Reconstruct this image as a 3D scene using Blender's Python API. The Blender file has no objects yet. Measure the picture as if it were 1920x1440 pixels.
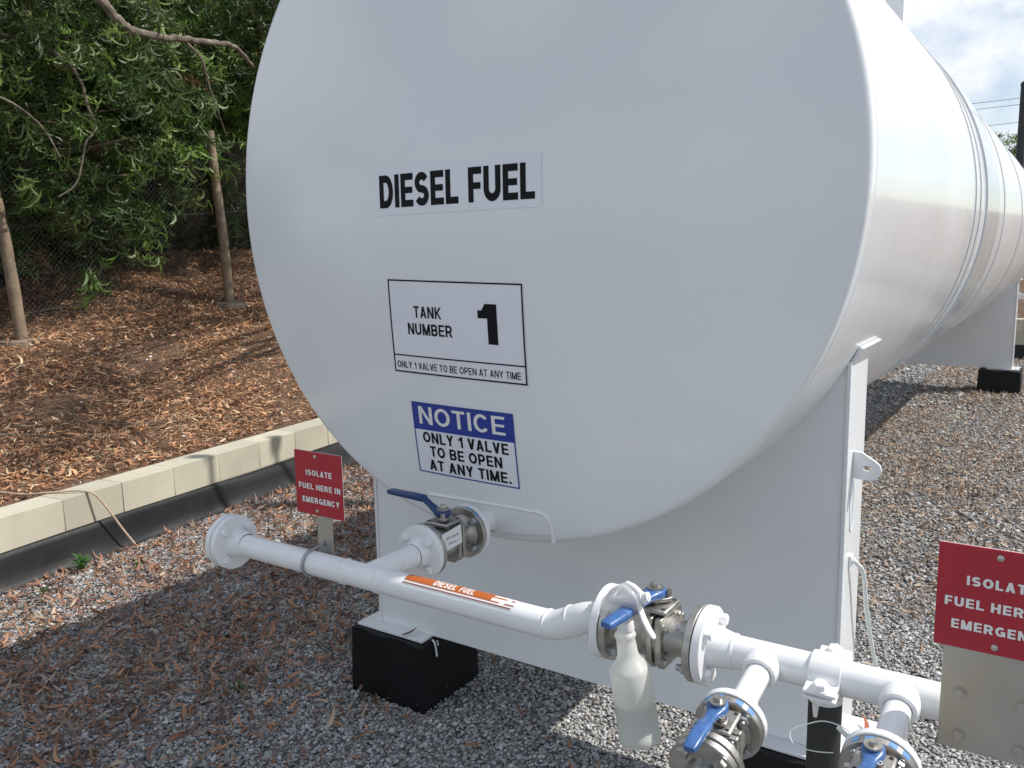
import bpy, math, random
import numpy as np
from mathutils import Vector, Matrix
rng = np.random.default_rng(7)
random.seed(7)
SC = bpy.context.scene
COL = SC.collection
PI = math.pi

# ------------------------------------------------------------------ camera
cam_d = bpy.data.cameras.new("camera")
cam = bpy.data.objects.new("camera", cam_d); COL.objects.link(cam)
CR = Vector((0.8345395, 0.55066409, -0.01768859))
CU = Vector((-0.06963126, 0.13726669, 0.98808367))
CF = Vector((-0.54653025, 0.82336317, -0.15289791))
CC = Vector((1.3835, -1.9729, 1.7494))
cam.matrix_world = Matrix(((CR.x, CU.x, -CF.x, CC.x), (CR.y, CU.y, -CF.y, CC.y), (CR.z, CU.z, -CF.z, CC.z), (0, 0, 0, 1)))
cam_d.sensor_width = 36.0
cam_d.lens = 1603.1 / 1920 * 36.0
cam_d.clip_start = 0.02; cam_d.clip_end = 3000
SC.camera = cam

# ------------------------------------------------------------------ light
SUN = Vector((0.71, 0.46, 1.0)).normalized()
SUN_EL = math.asin(SUN.z); SUN_AZ = math.atan2(SUN.x, SUN.y)
SC.view_settings.view_transform = 'Standard'
SC.view_settings.look = 'None'
SC.view_settings.exposure = 0.12
SC.view_settings.gamma = 1.0
W = bpy.data.worlds.new("World"); SC.world = W; W.use_nodes = True
nt = W.node_tree; nt.nodes.clear()
def wn(t, **k):
    n = nt.nodes.new(t)
    for a, b in k.items(): setattr(n, a, b)
    return n
sky = wn('ShaderNodeTexSky', sky_type='NISHITA', sun_disc=False, sun_elevation=SUN_EL, sun_rotation=SUN_AZ)
sky.air_density = 1.0; sky.dust_density = 0.3; sky.ozone_density = 1.5
tc = wn('ShaderNodeTexCoord')
mp = wn('ShaderNodeMapping'); mp.inputs['Location'].default_value = (5.37, 5.91, 0.3); mp.inputs['Scale'].default_value = (1.0, 1.0, 1.5)
nz = wn('ShaderNodeTexNoise'); nz.inputs['Scale'].default_value = 2.3; nz.inputs['Detail'].default_value = 9; nz.inputs['Roughness'].default_value = 0.58
rp = wn('ShaderNodeValToRGB'); rp.color_ramp.elements[0].position = 0.45; rp.color_ramp.elements[1].position = 0.56
mx = wn('ShaderNodeMix', data_type='RGBA'); mx.inputs['B'].default_value = (13.6, 14.1, 14.8, 1)
bg = wn('ShaderNodeBackground'); bg.inputs['Strength'].default_value = 0.067
ow = wn('ShaderNodeOutputWorld')
L = nt.links.new
L(tc.outputs['Generated'], mp.inputs['Vector']); L(mp.outputs['Vector'], nz.inputs['Vector'])
L(nz.outputs['Fac'], rp.inputs['Fac']); L(rp.outputs['Color'], mx.inputs['Factor'])
gn = wn('ShaderNodeMix', data_type='RGBA', blend_type='MULTIPLY'); gn.inputs['Factor'].default_value = 1.0; gn.inputs['B'].default_value = (1.7, 1.68, 1.66, 1)
L(sky.outputs['Color'], gn.inputs['A']); L(gn.outputs['Result'], mx.inputs['A']); L(mx.outputs['Result'], bg.inputs['Color']); L(bg.outputs['Background'], ow.inputs['Surface'])
sun_d = bpy.data.lights.new("sun", 'SUN'); sun_d.energy = 4.4; sun_d.angle = math.radians(0.53); sun_d.color = (1.0, 0.955, 0.89)
sun = bpy.data.objects.new("sun", sun_d); COL.objects.link(sun)
sun.rotation_euler = SUN.to_track_quat('Z', 'Y').to_euler(); sun.location = (6, 4, 9)

# ------------------------------------------------------------------ materials
def mat(name, color=(.5, .5, .5), rough=.5, metal=0.0, var=0.0, vscale=8.0, bump=0.0, bscale=60.0, attr=False,
        coat=0.0, trans=0.0, spec=0.5, color2=None, c2scale=3.0, c2lo=.45, c2hi=.62, subsurf=0.0, translucent=0.0, bdist=.01):
    m = bpy.data.materials.new(name); m.use_nodes = True
    t = m.node_tree; b = t.nodes['Principled BSDF']; n = t.nodes.new; l = t.links.new
    b.inputs['Roughness'].default_value = rough; b.inputs['Metallic'].default_value = metal
    b.inputs['Coat Weight'].default_value = coat; b.inputs['Coat Roughness'].default_value = .06
    b.inputs['Transmission Weight'].default_value = trans
    b.inputs['Specular IOR Level'].default_value = spec
    src = None
    co = n('ShaderNodeTexCoord')
    if attr:
        a = n('ShaderNodeAttribute'); a.attribute_name = 'Col'; src = a.outputs['Color']
    else:
        b.inputs['Base Color'].default_value = (*color, 1)
        if color2 is not None:
            nn = n('ShaderNodeTexNoise'); nn.inputs['Scale'].default_value = c2scale; nn.inputs['Detail'].default_value = 6; nn.inputs['Roughness'].default_value = .65
            l(co.outputs['Object'], nn.inputs['Vector'])
            r = n('ShaderNodeValToRGB'); r.color_ramp.elements[0].position = c2lo; r.color_ramp.elements[1].position = c2hi
            r.color_ramp.elements[0].color = (*color, 1); r.color_ramp.elements[1].color = (*color2, 1)
            l(nn.outputs['Fac'], r.inputs['Fac']); src = r.outputs['Color']
    if var > 0:
        nn = n('ShaderNodeTexNoise'); nn.inputs['Scale'].default_value = vscale; nn.inputs['Detail'].default_value = 5
        l(co.outputs['Object'], nn.inputs['Vector'])
        mr = n('ShaderNodeMapRange'); mr.inputs['From Min'].default_value = .3; mr.inputs['From Max'].default_value = .7
        mr.inputs['To Min'].default_value = 1 - var; mr.inputs['To Max'].default_value = 1 + var
        l(nn.outputs['Fac'], mr.inputs['Value'])
        mm = n('ShaderNodeMix'); mm.data_type = 'RGBA'; mm.blend_type = 'MULTIPLY'; mm.inputs['Factor'].default_value = 1
        if src is None: mm.inputs['A'].default_value = (*color, 1)
        else: l(src, mm.inputs['A'])
        l(mr.outputs['Result'], mm.inputs['B']); src = mm.outputs['Result']
        mr2 = n('ShaderNodeMapRange'); mr2.inputs['To Min'].default_value = max(0, rough - .08); mr2.inputs['To Max'].default_value = rough + .08
        l(nn.outputs['Fac'], mr2.inputs['Value']); l(mr2.outputs['Result'], b.inputs['Roughness'])
    if src is not None: l(src, b.inputs['Base Color'])
    if bump > 0:
        nb = n('ShaderNodeTexNoise'); nb.inputs['Scale'].default_value = bscale; nb.inputs['Detail'].default_value = 4
        l(co.outputs['Object'], nb.inputs['Vector'])
        bb = n('ShaderNodeBump'); bb.inputs['Strength'].default_value = bump; bb.inputs['Distance'].default_value = bdist
        l(nb.outputs['Fac'], bb.inputs['Height']); l(bb.outputs['Normal'], b.inputs['Normal'])
    if translucent > 0:
        tr = n('ShaderNodeBsdfTranslucent'); ms = n('ShaderNodeMixShader'); ms.inputs['Fac'].default_value = translucent
        if src is not None: l(src, tr.inputs['Color'])
        else: tr.inputs['Color'].default_value = (*color, 1)
        l(b.outputs['BSDF'], ms.inputs[1]); l(tr.outputs['BSDF'], ms.inputs[2])
        l(ms.outputs['Shader'], t.nodes['Material Output'].inputs['Surface'])
    return m

WHITE = mat('gloss_white_paint', (.80, .81, .82), .22, coat=.25, var=.035, vscale=1.8, bump=.07, bscale=4, bdist=.02)
def specks(m):
    t = m.node_tree; n = t.nodes.new; l = t.links.new; b = t.nodes['Principled BSDF']; src = b.inputs['Base Color'].links[0].from_socket
    co = n('ShaderNodeTexCoord'); v = n('ShaderNodeTexVoronoi'); v.inputs['Scale'].default_value = 4.3; l(co.outputs['Object'], v.inputs['Vector'])
    mt = n('ShaderNodeMath'); mt.operation = 'LESS_THAN'; mt.inputs[1].default_value = .016; l(v.outputs['Distance'], mt.inputs[0])
    mm = n('ShaderNodeMix'); mm.data_type = 'RGBA'; l(mt.outputs['Value'], mm.inputs['Factor']); l(src, mm.inputs['A']); mm.inputs['B'].default_value = (.12, .10, .09, 1); l(mm.outputs['Result'], b.inputs['Base Color'])
specks(WHITE)
REFLG = mat('grey_reflection_paint', (.56, .56, .56), .35)
BANDG = mat('grey_band_tone', (.64, .65, .67), .2, coat=.35, var=.06, vscale=4)
WPIPE = mat('brushed_white_paint', (.82, .82, .82), .3, coat=.2, var=.03, vscale=25, bump=.12, bscale=90, bdist=.002)
STEEL = mat('stainless_steel', (.48, .46, .425), .40, metal=1, var=.18, vscale=45, bump=.15, bscale=300, bdist=.001)
CAST = mat('cast_stainless', (.43, .415, .385), .48, metal=1, var=.2, vscale=40, bump=.3, bscale=260, bdist=.0015)
ALU = mat('aluminium_plate', (.52, .50, .46), .42, metal=.9, var=.12, vscale=14, bump=.05, bscale=200, bdist=.001, color2=(.42, .35, .25), c2scale=7, c2lo=.5, c2hi=.8)
GALV = mat('galvanised', (.42, .43, .44), .42, metal=.9, var=.1)
OLDWIRE = mat('weathered_wire', (.09, .09, .088), .7, metal=.3)
DARKHOLE = mat('dark_gasket', (.02, .02, .02), .7)
BLUE = mat('blue_vinyl', (.045, .125, .33), .36, var=.18, vscale=60, coat=.15, color2=(.12, .22, .42), c2scale=55, c2lo=.55, c2hi=.8)
BLUED = mat('dark_blue_vinyl', (.018, .05, .16), .4, var=.15, vscale=60, color2=(.75, .75, .75), c2scale=95, c2lo=.71, c2hi=.74)
BLUEMK = mat('blue_ink', (.12, .28, .55), .4)
RED = mat('red_sign', (.41, .020, .034), .38, var=.05, vscale=12, bump=.02, bscale=400)
WTXT = mat('white_lettering', (.80, .79, .77), .45)
BTXT = mat('black_lettering', (.006, .006, .008), .6, spec=.2)
STICK = mat('sticker_white', (.80, .81, .86), .28, var=.02, vscale=10)
BLUEST = mat('sticker_blue', (.02, .045, .30), .35)
ORANGE = mat('marker_orange', (.43, .105, .018), .35, var=.08)
BROWN = mat('marker_brown', (.26, .045, .03), .4)
BLOCK = mat('cream_concrete', (.52, .49, .385), .85, var=.12, vscale=5, bump=.3, bscale=140, bdist=.003, color2=(.38, .35, .27), c2scale=2.5, c2lo=.5, c2hi=.8)
def per_object(m, amt):
    t = m.node_tree; n = t.nodes.new; l = t.links.new; b = t.nodes['Principled BSDF']; src = b.inputs['Base Color'].links[0].from_socket
    oi = n('ShaderNodeObjectInfo'); mr = n('ShaderNodeMapRange'); mr.inputs['To Min'].default_value = 1 - amt; mr.inputs['To Max'].default_value = 1 + amt
    l(oi.outputs['Random'], mr.inputs['Value']); mm = n('ShaderNodeMix'); mm.data_type = 'RGBA'; mm.blend_type = 'MULTIPLY'; mm.inputs['Factor'].default_value = 1
    l(src, mm.inputs['A']); l(mr.outputs['Result'], mm.inputs['B']); l(mm.outputs['Result'], b.inputs['Base Color'])
per_object(BLOCK, .09)
MORTAR = mat('mortar', (.36, .33, .25), .9, var=.15, bump=.4, bscale=120, bdist=.003)
LINER = mat('black_liner', (.007, .007, .008), .48, var=.2, vscale=6, bump=.22, bscale=6, bdist=.02, color2=(.03, .03, .032), c2scale=14, c2lo=.62, c2hi=.9, spec=.3)
BLACKP = mat('black_paint', (.028, .028, .026), .55, var=.2, vscale=12, bump=.1, bscale=120, bdist=.002)
TIMBER = mat('weathered_timber', (.24, .18, .12), .85, var=.25, vscale=9, bump=.4, bscale=50, color2=(.17, .13, .09), c2scale=5)
BARK = mat('grey_bark', (.13, .105, .08), .9, var=.3, vscale=14, bump=.8, bscale=40, color2=(.24, .205, .165), c2scale=6)
CONC = mat('concrete', (.21, .165, .12), .9, var=.2, bump=.3)
LEAFG = mat('foliage', attr=True, rough=.45, translucent=.3, spec=.4)
LEAFD = mat('dry_leaves', attr=True, rough=.7, translucent=.1)
STONE = mat('crushed_stone', attr=True, rough=.85, bump=.3, bscale=250, bdist=.002)
BOTTLE = mat('milky_plastic', (.95, .95, .91), .38, trans=.72, translucent=.12)
BOTTLE.node_tree.nodes['Principled BSDF'].inputs['IOR'].default_value = 1.12
def thin_plastic(m, f):
    t = m.node_tree; out = t.nodes['Material Output']; old = out.inputs['Surface'].links[0].from_socket
    tr = t.nodes.new('ShaderNodeBsdfTransparent'); ms = t.nodes.new('ShaderNodeMixShader'); ms.inputs['Fac'].default_value = f
    t.links.new(old, ms.inputs[1]); t.links.new(tr.outputs['BSDF'], ms.inputs[2]); t.links.new(ms.outputs['Shader'], out.inputs['Surface'])
BOTTLE = mat('milky_plastic', (.95, .95, .90), .30, translucent=.5)
thin_plastic(BOTTLE, .09)
LIQ = mat('milky_liquid', (.50, .53, .47), .25, translucent=.3)
SHROUD = mat('clear_plastic', (.85, .85, .86), .12, translucent=.35)
thin_plastic(SHROUD, .66)
WPLAS = mat('white_plastic', (.82, .80, .80), .35)
ROPE = mat('cream_cable', (.50, .38, .28), .7, var=.1, vscale=40)
WCABLE = mat('white_cable', (.72, .76, .72), .45)
PAPER = mat('white_tag', (.80, .80, .78), .5)
GREY = mat('grey_print', (.25, .25, .27), .6)
DARKPOST = mat('dark_steel_post', (.035, .04, .042), .6, var=.2)

# ------------------------------------------------------------------ mesh helpers
class MB:
    def __init__(s): s.v = []; s.f = []
    def add(s, vs, fs):
        o = len(s.v); s.v.extend([tuple(v) for v in vs]); s.f.extend([tuple(i + o for i in f) for f in fs])
    def box(s, c, size, rot=None):
        hx, hy, hz = size[0] / 2, size[1] / 2, size[2] / 2
        vs = [Vector((x, y, z)) for x in (-hx, hx) for y in (-hy, hy) for z in (-hz, hz)]
        if rot is not None: vs = [rot @ v for v in vs]
        c = Vector(c); vs = [v + c for v in vs]
        s.add(vs, [(0, 1, 3, 2), (4, 6, 7, 5), (0, 4, 5, 1), (2, 3, 7, 6), (0, 2, 6, 4), (1, 5, 7, 3)])
    def tube(s, pts, r, n=16, caps=True):
        pts = [Vector(p) for p in pts]; k = len(pts)
        rs = r if isinstance(r, (list, tuple)) else [r] * k
        tan = []
        for i in range(k):
            a = pts[max(0, i - 1)]; b = pts[min(k - 1, i + 1)]
            tan.append((b - a).normalized())
        t0 = tan[0]; ref = Vector((0, 0, 1)) if abs(t0.z) < .9 else Vector((1, 0, 0))
        nrm = (ref - t0 * ref.dot(t0)).normalized(); vs = []
        for i in range(k):
            t = tan[i]; nrm = (nrm - t * nrm.dot(t)).normalized(); bi = t.cross(nrm)
            for j in range(n):
                a = 2 * PI * j / n
                vs.append(pts[i] + (nrm * math.cos(a) + bi * math.sin(a)) * rs[i])
        fs = [(i * n + j, i * n + (j + 1) % n, (i + 1) * n + (j + 1) % n, (i + 1) * n + j) for i in range(k - 1) for j in range(n)]
        if caps:
            fs.append(tuple(reversed(range(n)))); fs.append(tuple(range((k - 1) * n, k * n)))
        s.add(vs, fs)
    def lathe(s, prof, origin=(0, 0, 0), axis='Z', n=32, phase=0.0):
        # prof: (radius, height) list; axis letter or vector
        ax = {'X': Vector((1, 0, 0)), 'Y': Vector((0, 1, 0)), 'Z': Vector((0, 0, 1))}[axis] if isinstance(axis, str) else Vector(axis).normalized()
        ref = Vector((0, 0, 1)) if abs(ax.z) < .9 else Vector((1, 0, 0))
        u = (ref - ax * ref.dot(ax)).normalized(); w = ax.cross(u); o = Vector(origin)
        vs = []; fs = []; rings = []
        for (r, h) in prof:
            if r < 1e-7:
                rings.append([len(vs)]); vs.append(o + ax * h)
            else:
                st = len(vs); rings.append(list(range(st, st + n)))
                for j in range(n):
                    a = 2 * PI * j / n + phase
                    vs.append(o + ax * h + (u * math.cos(a) + w * math.sin(a)) * r)
        for A, B in zip(rings[:-1], rings[1:]):
            for j in range(n):
                j2 = (j + 1) % n
                if len(A) == 1 and len(B) == 1: continue
                if len(A) == 1: fs.append((A[0], B[j2], B[j]))
                elif len(B) == 1: fs.append((A[j], A[j2], B[0]))
                else: fs.append((A[j], A[j2], B[j2], B[j]))
        s.add(vs, fs)
    def disc(s, c, axis, r, t, n=32, ch=.0015):
        s.lathe([(0, -t / 2), (r - ch, -t / 2), (r, -t / 2 + ch), (r, t / 2 - ch), (r - ch, t / 2), (0, t / 2)], c, axis, n)
    def prism(s, poly, o, ux, uy, t):
        o = Vector(o); ux = Vector(ux); uy = Vector(uy); nn = ux.cross(uy).normalized(); k = len(poly)
        vs = [o + ux * a + uy * b for a, b in poly] + [o + ux * a + uy * b + nn * t for a, b in poly]
        s.add(vs, [tuple(reversed(range(k))), tuple(range(k, 2 * k))] + [(i, (i + 1) % k, k + (i + 1) % k, k + i) for i in range(k)])
    def hexbolt(s, c, axis, r=.009, h=.008, washer=True):
        ax = Vector(axis).normalized(); c = Vector(c)
        if washer: s.lathe([(0, 0), (r * 1.25, 0), (r * 1.25, .0022), (0, .0022)], c, ax, 18)
        s.lathe([(0, .0022), (r, .0022), (r, h * .85), (r * .88, h), (0, h)], c, ax, 6, phase=random.random())
    def build(s, name, m, parent=None, smooth=True, bevel=0, ang=35):
        me = bpy.data.meshes.new(name); me.from_pydata(s.v, [], s.f); me.update()
        import bmesh
        b = bmesh.new(); b.from_mesh(me); bmesh.ops.recalc_face_normals(b, faces=b.faces); b.to_mesh(me); b.free()
        me.materials.append(m)
        if smooth:
            me.shade_smooth(); me.set_sharp_from_angle(angle=math.radians(ang))
        o = bpy.data.objects.new(name, me); COL.objects.link(o)
        if parent is not None: o.parent = parent
        if bevel:
            md = o.modifiers.new('bevel', 'BEVEL'); md.width = bevel; md.segments = 2; md.limit_method = 'ANGLE'; md.angle_limit = math.radians(40)
        return o

def np_mesh(name, verts, faces, m, col=None, parent=None, smooth=False):
    me = bpy.data.meshes.new(name)
    verts = np.ascontiguousarray(verts, dtype=np.float32); faces = np.ascontiguousarray(faces, dtype=np.int32)
    k = faces.shape[1]
    me.vertices.add(len(verts)); me.vertices.foreach_set('co', verts.ravel())
    me.loops.add(faces.size); me.loops.foreach_set('vertex_index', faces.ravel())
    me.polygons.add(len(faces)); me.polygons.foreach_set('loop_start', np.arange(0, faces.size, k, dtype=np.int32))
    me.update(calc_edges=True)
    if col is not None:
        a = me.color_attributes.new('Col', 'FLOAT_COLOR', 'POINT')
        c4 = np.ones((len(verts), 4), np.float32); c4[:, :3] = col; a.data.foreach_set('color', c4.ravel())
    me.materials.append(m)
    if smooth: me.shade_smooth()
    o = bpy.data.objects.new(name, me); COL.objects.link(o)
    if parent is not None: o.parent = parent
    return o

def smooth_path(p, n=6):
    p = [Vector(q) for q in p]; out = []
    for i in range(len(p) - 1):
        a = p[max(0, i - 1)]; b = p[i]; c = p[i + 1]; d = p[min(len(p) - 1, i + 2)]
        for t in np.linspace(0, 1, n)[:-1]:
            out.append(.5 * ((2 * b) + (c - a) * t + (2 * a - 5 * b + 4 * c - d) * t * t + (3 * b - a - 3 * c + d) * t ** 3))
    out.append(p[-1]); return out
def tag(o, label=None, cat=None, group=None, kind=None):
    if label: o['label'] = label
    if cat: o['category'] = cat
    if group: o['group'] = group
    if kind: o['kind'] = kind
    return o
def empty(name, loc=(0, 0, 0), rz=0.0, label=None, cat=None, group=None):
    o = bpy.data.objects.new(name, None); COL.objects.link(o); o.location = loc; o.rotation_euler = (0, 0, rz)
    o.empty_display_size = .1
    return tag(o, label, cat, group)
def copy_tree(o, parent=None):
    c = o.copy(); COL.objects.link(c)
    if parent is not None: c.parent = parent
    for ch in list(o.children): copy_tree(ch, c)
    return c

def arc(cx, cy, rx, ry, a0, a1, n=14):
    return [(cx + rx * math.cos(math.radians(a0 + (a1 - a0) * i / n)), cy + ry * math.sin(math.radians(a0 + (a1 - a0) * i / n))) for i in range(n + 1)]
def glyph(ch, t):
    """grotesque capital as (width, polylines, diagonals, rectangles); cap height 1, stem t"""
    h = t / 2; P = []; D = []; R = []
    def bowl(w, y0, y1, x0=h):
        r = (y1 - y0) / 2; rx = min(r, w * .5)
        return [(x0, y1)] + arc(w - h - rx, (y0 + y1) / 2, rx, r, 90, -90, 12) + [(x0, y0)]
    if ch == 'A': w = .74; D = [(h * 1.1, 0, w / 2, 1), (w - h * 1.1, 0, w / 2, 1)]; R = [(.19, .20, w - .19, .20 + t * .8)]
    elif ch == 'B': w = .70; R = [(0, 0, t, 1)]; P = [bowl(w - .02, .5, 1 - h * .9, t), bowl(w, h * .9, .5, t)]
    elif ch == 'C': w = .74; P = [arc(w / 2, .5, w / 2 - h, .5 - h, 38, 322, 26)]
    elif ch == 'D': w = .72; R = [(0, 0, t, 1)]; P = [[(t, 1 - h)] + arc(w * .48, .5, w * .52 - h, .5 - h, 90, -90, 18) + [(t, h)]]
    elif ch == 'E': w = .62; R = [(0, 0, t, 1), (t, 1 - t * .9, w, 1), (t, .5 - t * .42, w * .95, .5 + t * .42), (t, 0, w, t * .9)]
    elif ch == 'F': w = .58; R = [(0, 0, t, 1), (t, 1 - t * .9, w, 1), (t, .47 - t * .42, w * .93, .47 + t * .42)]
    elif ch == 'G': w = .78; P = [arc(w / 2, .5, w / 2 - h, .5 - h, 42, 352, 26)]; R = [(w * .53, .36, w, .36 + t * .85), (w - t * .85, 0.02, w, .36)]
    elif ch == 'H': w = .72; R = [(0, 0, t, 1), (w - t, 0, w, 1), (t, .5 - t * .45, w - t, .5 + t * .45)]
    elif ch == 'I': w = t; R = [(0, 0, t, 1)]
    elif ch == 'K': w = .74; R = [(0, 0, t, 1)]; D = [(t * .9, .38, w - t * .62, 1), (w - t * .55, 0, t * 1.25, .56)]
    elif ch == 'L': w = .58; R = [(0, 0, t, 1), (t, 0, w, t * .9)]
    elif ch == 'M': w = .86; R = [(0, 0, t, 1), (w - t, 0, w, 1)]; D = [(w / 2, 0, h * 1.15, 1), (w / 2, 0, w - h * 1.15, 1)]
    elif ch == 'N': w = .72; R = [(0, 0, t, 1), (w - t, 0, w, 1)]; D = [(w - h * 1.1, 0, h * 1.1, 1)]
    elif ch == 'O': w = .80; P = [arc(w / 2, .5, w / 2 - h, .5 - h, 0, 360, 32)]
    elif ch == 'P': w = .68; R = [(0, 0, t, 1)]; P = [bowl(w, .42, 1 - h * .9, t)]
    elif ch == 'R': w = .72; R = [(0, 0, t, 1)]; P = [bowl(w - .02, .44, 1 - h * .9, t)]; D = [(w - h * 1.1, 0, w * .58, .46)]
    elif ch == 'S':
        w = .68; ry = (1 - t) / 4; rx = w / 2 - h
        P = [arc(w / 2, 1 - h - ry, rx * .97, ry, 25, 270, 16)[:-1] + arc(w / 2, h + ry, rx, ry, 90, -155, 16)]
    elif ch == 'T': w = .64; R = [(w / 2 - h, 0, w / 2 + h, 1 - t * .9), (0, 1 - t * .9, w, 1)]
    elif ch == 'U': w = .72; P = [[(h, 1)] + arc(w / 2, .5 - h + .0, w / 2 - h, .5 - h * 2, 180, 360, 16)[0:0] + arc(w / 2, w / 2 , w / 2 - h, w / 2 - h, 180, 360, 16) + [(w - h, 1)]]
    elif ch == 'V': w = .70; D = [(w / 2, 0, h * 1.1, 1), (w / 2, 0, w - h * 1.1, 1)]
    elif ch == 'Y': w = .70; R = [(w / 2 - h, 0, w / 2 + h, .44)]; D = [(w / 2, .40, h * 1.1, 1), (w / 2, .40, w - h * 1.1, 1)]
    elif ch == '1': w = .26 + t; R = [(w - t, 0, w, 1), (0, .64, w - t, .64 + t * .72)]; D = [(w - t * 1.02, .64 + t * .70, w - t * .64, 1)]
    elif ch == '.': w = t; R = [(0, 0, t, t)]
    else: w = .30
    return w, P, D, R
def stroke(poly, t):
    """mitred constant-width strip"""
    k = len(poly); closed = abs(poly[0][0] - poly[-1][0]) < 1e-6 and abs(poly[0][1] - poly[-1][1]) < 1e-6
    L_, R_ = [], []
    for i in range(k):
        a = poly[i - 1] if i > 0 else (poly[-2] if closed else poly[0]); b = poly[i]; c = poly[i + 1] if i < k - 1 else (poly[1] if closed else poly[-1])
        d1 = np.array(b) - np.array(a); d2 = np.array(c) - np.array(b)
        if np.hypot(*d1) < 1e-9: d1 = d2
        if np.hypot(*d2) < 1e-9: d2 = d1
        n1 = np.array((-d1[1], d1[0])) / np.hypot(*d1); n2 = np.array((-d2[1], d2[0])) / np.hypot(*d2)
        m_ = n1 + n2; m_ = m_ / max(1e-6, np.hypot(*m_)); ln = t / 2 / max(.5, m_ @ n1)
        L_.append(tuple(np.array(b) + m_ * ln)); R_.append(tuple(np.array(b) - m_ * ln))
    return [(L_[i], L_[i + 1], R_[i + 1], R_[i]) for i in range(k - 1)]
def put_text(mb, body, u0, u1, v0, v1, fn, weight=.17, gap=.13, sub=3):
    quads = []; x = 0.0
    for ch in body:
        if ch == ' ': x += .36; continue
        w, P, D, R = glyph(ch, weight); lay = 0
        for q in R:
            quads.append((((x + q[0], q[1]), (x + q[2], q[1]), (x + q[2], q[3]), (x + q[0], q[3])), lay))
        for q in D:
            lay += 1; tx = weight * 1.08
            quads.append((((x + q[0] - tx / 2, q[1]), (x + q[0] + tx / 2, q[1]), (x + q[2] + tx / 2, q[3]), (x + q[2] - tx / 2, q[3])), lay))
        for q in P:
            lay += 1
            for z in stroke(q, weight): quads.append((tuple((x + a, b) for a, b in z), lay))
        x += w + gap
    W_ = x - gap
    for q, lay in quads:
        q = [np.array(p_) for p_ in q]
        for i in range(sub):
            for j in range(sub):
                def at(a, b):
                    p_ = (q[0] * (1 - a) + q[1] * a) * (1 - b) + (q[3] * (1 - a) + q[2] * a) * b
                    return fn(u0 + (u1 - u0) * p_[0] / W_, v0 + (v1 - v0) * p_[1], lay * .00008)
                mb.add([at(i / sub, j / sub), at((i + 1) / sub, j / sub), at((i + 1) / sub, (j + 1) / sub), at(i / sub, (j + 1) / sub)], [(0, 1, 2, 3)])

# ------------------------------------------------------------------ TANK
ZC = 1.92
DB = 0.0948
def dish(x, z, off=0.0):
    rr = x * x + (z - ZC) ** 2
    s = 2 * DB * math.sqrt(rr)
    k = off / math.sqrt(1 + s * s)
    return Vector((x - 0 , -DB * (1 - rr) - k * (1 + 0 * s), z))
tank = empty('fuel_tank', (0, .6, 0), 0, 'large white horizontal diesel tank with stickered domed end', 'fuel tank')
def tp(): return tank
TM = Matrix.Translation((0, -.6, 0))
def tbuild(mb, name, m, parent=None, **k):
    o = mb.build(name, m, None, **k)
    if parent is None: parent = tank
    o.parent = parent
    if parent is tank: o.matrix_parent_inverse = Matrix.Translation((0, -.6, 0))
    return o
mb = MB()
prof = [(0, -DB)] + [(r, -DB * (1 - r * r)) for r in np.linspace(.08, .974, 24)] + [(.9860, -DB * (1 - .986 ** 2)), (.9885, -.0016), (.9920, .0004), (.9952, .0030), (.9978, .0066), (.9994, .0108), (1.0, .0155), (1.0, .046)]
mb.lathe(prof, (0, 0, ZC), 'Y', 160)
head = tbuild(mb, 'domed_end', WHITE, ang=60)
mb = MB()
ys = [.045, .4, 1.0, 2.5, 4, 6, 8, 10.2]
mb.lathe([(1.0, y) for y in ys] + [(.99, 10.235), (.96, 10.26), (.5, 10.34), (0, 10.36)], (0, 0, ZC), 'Y', 160)
shell = tbuild(mb, 'shell', WHITE, ang=60)
mb = MB(); mb.lathe([(.9995, .0395), (1.0012, .0415), (1.0016, .0435), (1.0012, .0455), (.9995, .0475)], (0, 0, ZC), 'Y', 160)
tbuild(mb, 'weld_reflection_ring', WHITE, ang=80)  # rim weld between domed end and shell
for y, w in ((2.07, .025), (2.27, .025), (3.60, .035), (5.25, .04), (7.4, .04)):  # grey rings stand in for post reflections on the gloss shell
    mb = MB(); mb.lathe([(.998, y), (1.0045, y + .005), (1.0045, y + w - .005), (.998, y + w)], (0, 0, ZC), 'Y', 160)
    tbuild(mb, 'weld_reflection_ring', REFLG, ang=25)
mb = MB(); mb.lathe([(.998, 2.52), (1.009, 2.523), (1.009, 3.18), (.998, 3.184)], (0, 0, ZC), 'Y', 160)  # slightly raised band, greyer than the rest of the shell
tbuild(mb, 'grey_band', BANDG, ang=25)
# doubler pad weld on dished end around the outlet
pad = [(-.224, 1.026), (-.10, 1.029), (.006, 1.031), (.10, 1.031), (.172, 1.030), (.190, 1.024), (.199, 1.012), (.203, .99), (.206, .945)]
mb = MB(); vs = []; fs = []; nx_ = 40; nz_ = 8
for i in range(nx_ + 1):
    x = -.224 + (.203 + .224) * i / nx_
    zt_ = float(np.interp(x, [q[0] for q in pad], [q[1] for q in pad])); zb_ = ZC - math.sqrt(.972 ** 2 - x * x)
    for j in range(nz_ + 1): vs.append(dish(x, zb_ + (zt_ - zb_) * j / nz_, .006))
for i in range(nx_):
    for j in range(nz_): q = i * (nz_ + 1) + j; fs.append((q, q + nz_ + 1, q + nz_ + 2, q + 1))
mb.add(vs, fs); pd = tbuild(mb, 'doubler_plate', WHITE, ang=60)
mb = MB(); mb.tube([dish(q[0], q[1], .0020) for q in pad], .0062, 8)
tbuild(mb, 'weld_bead', WPIPE, pd, ang=80)
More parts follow.
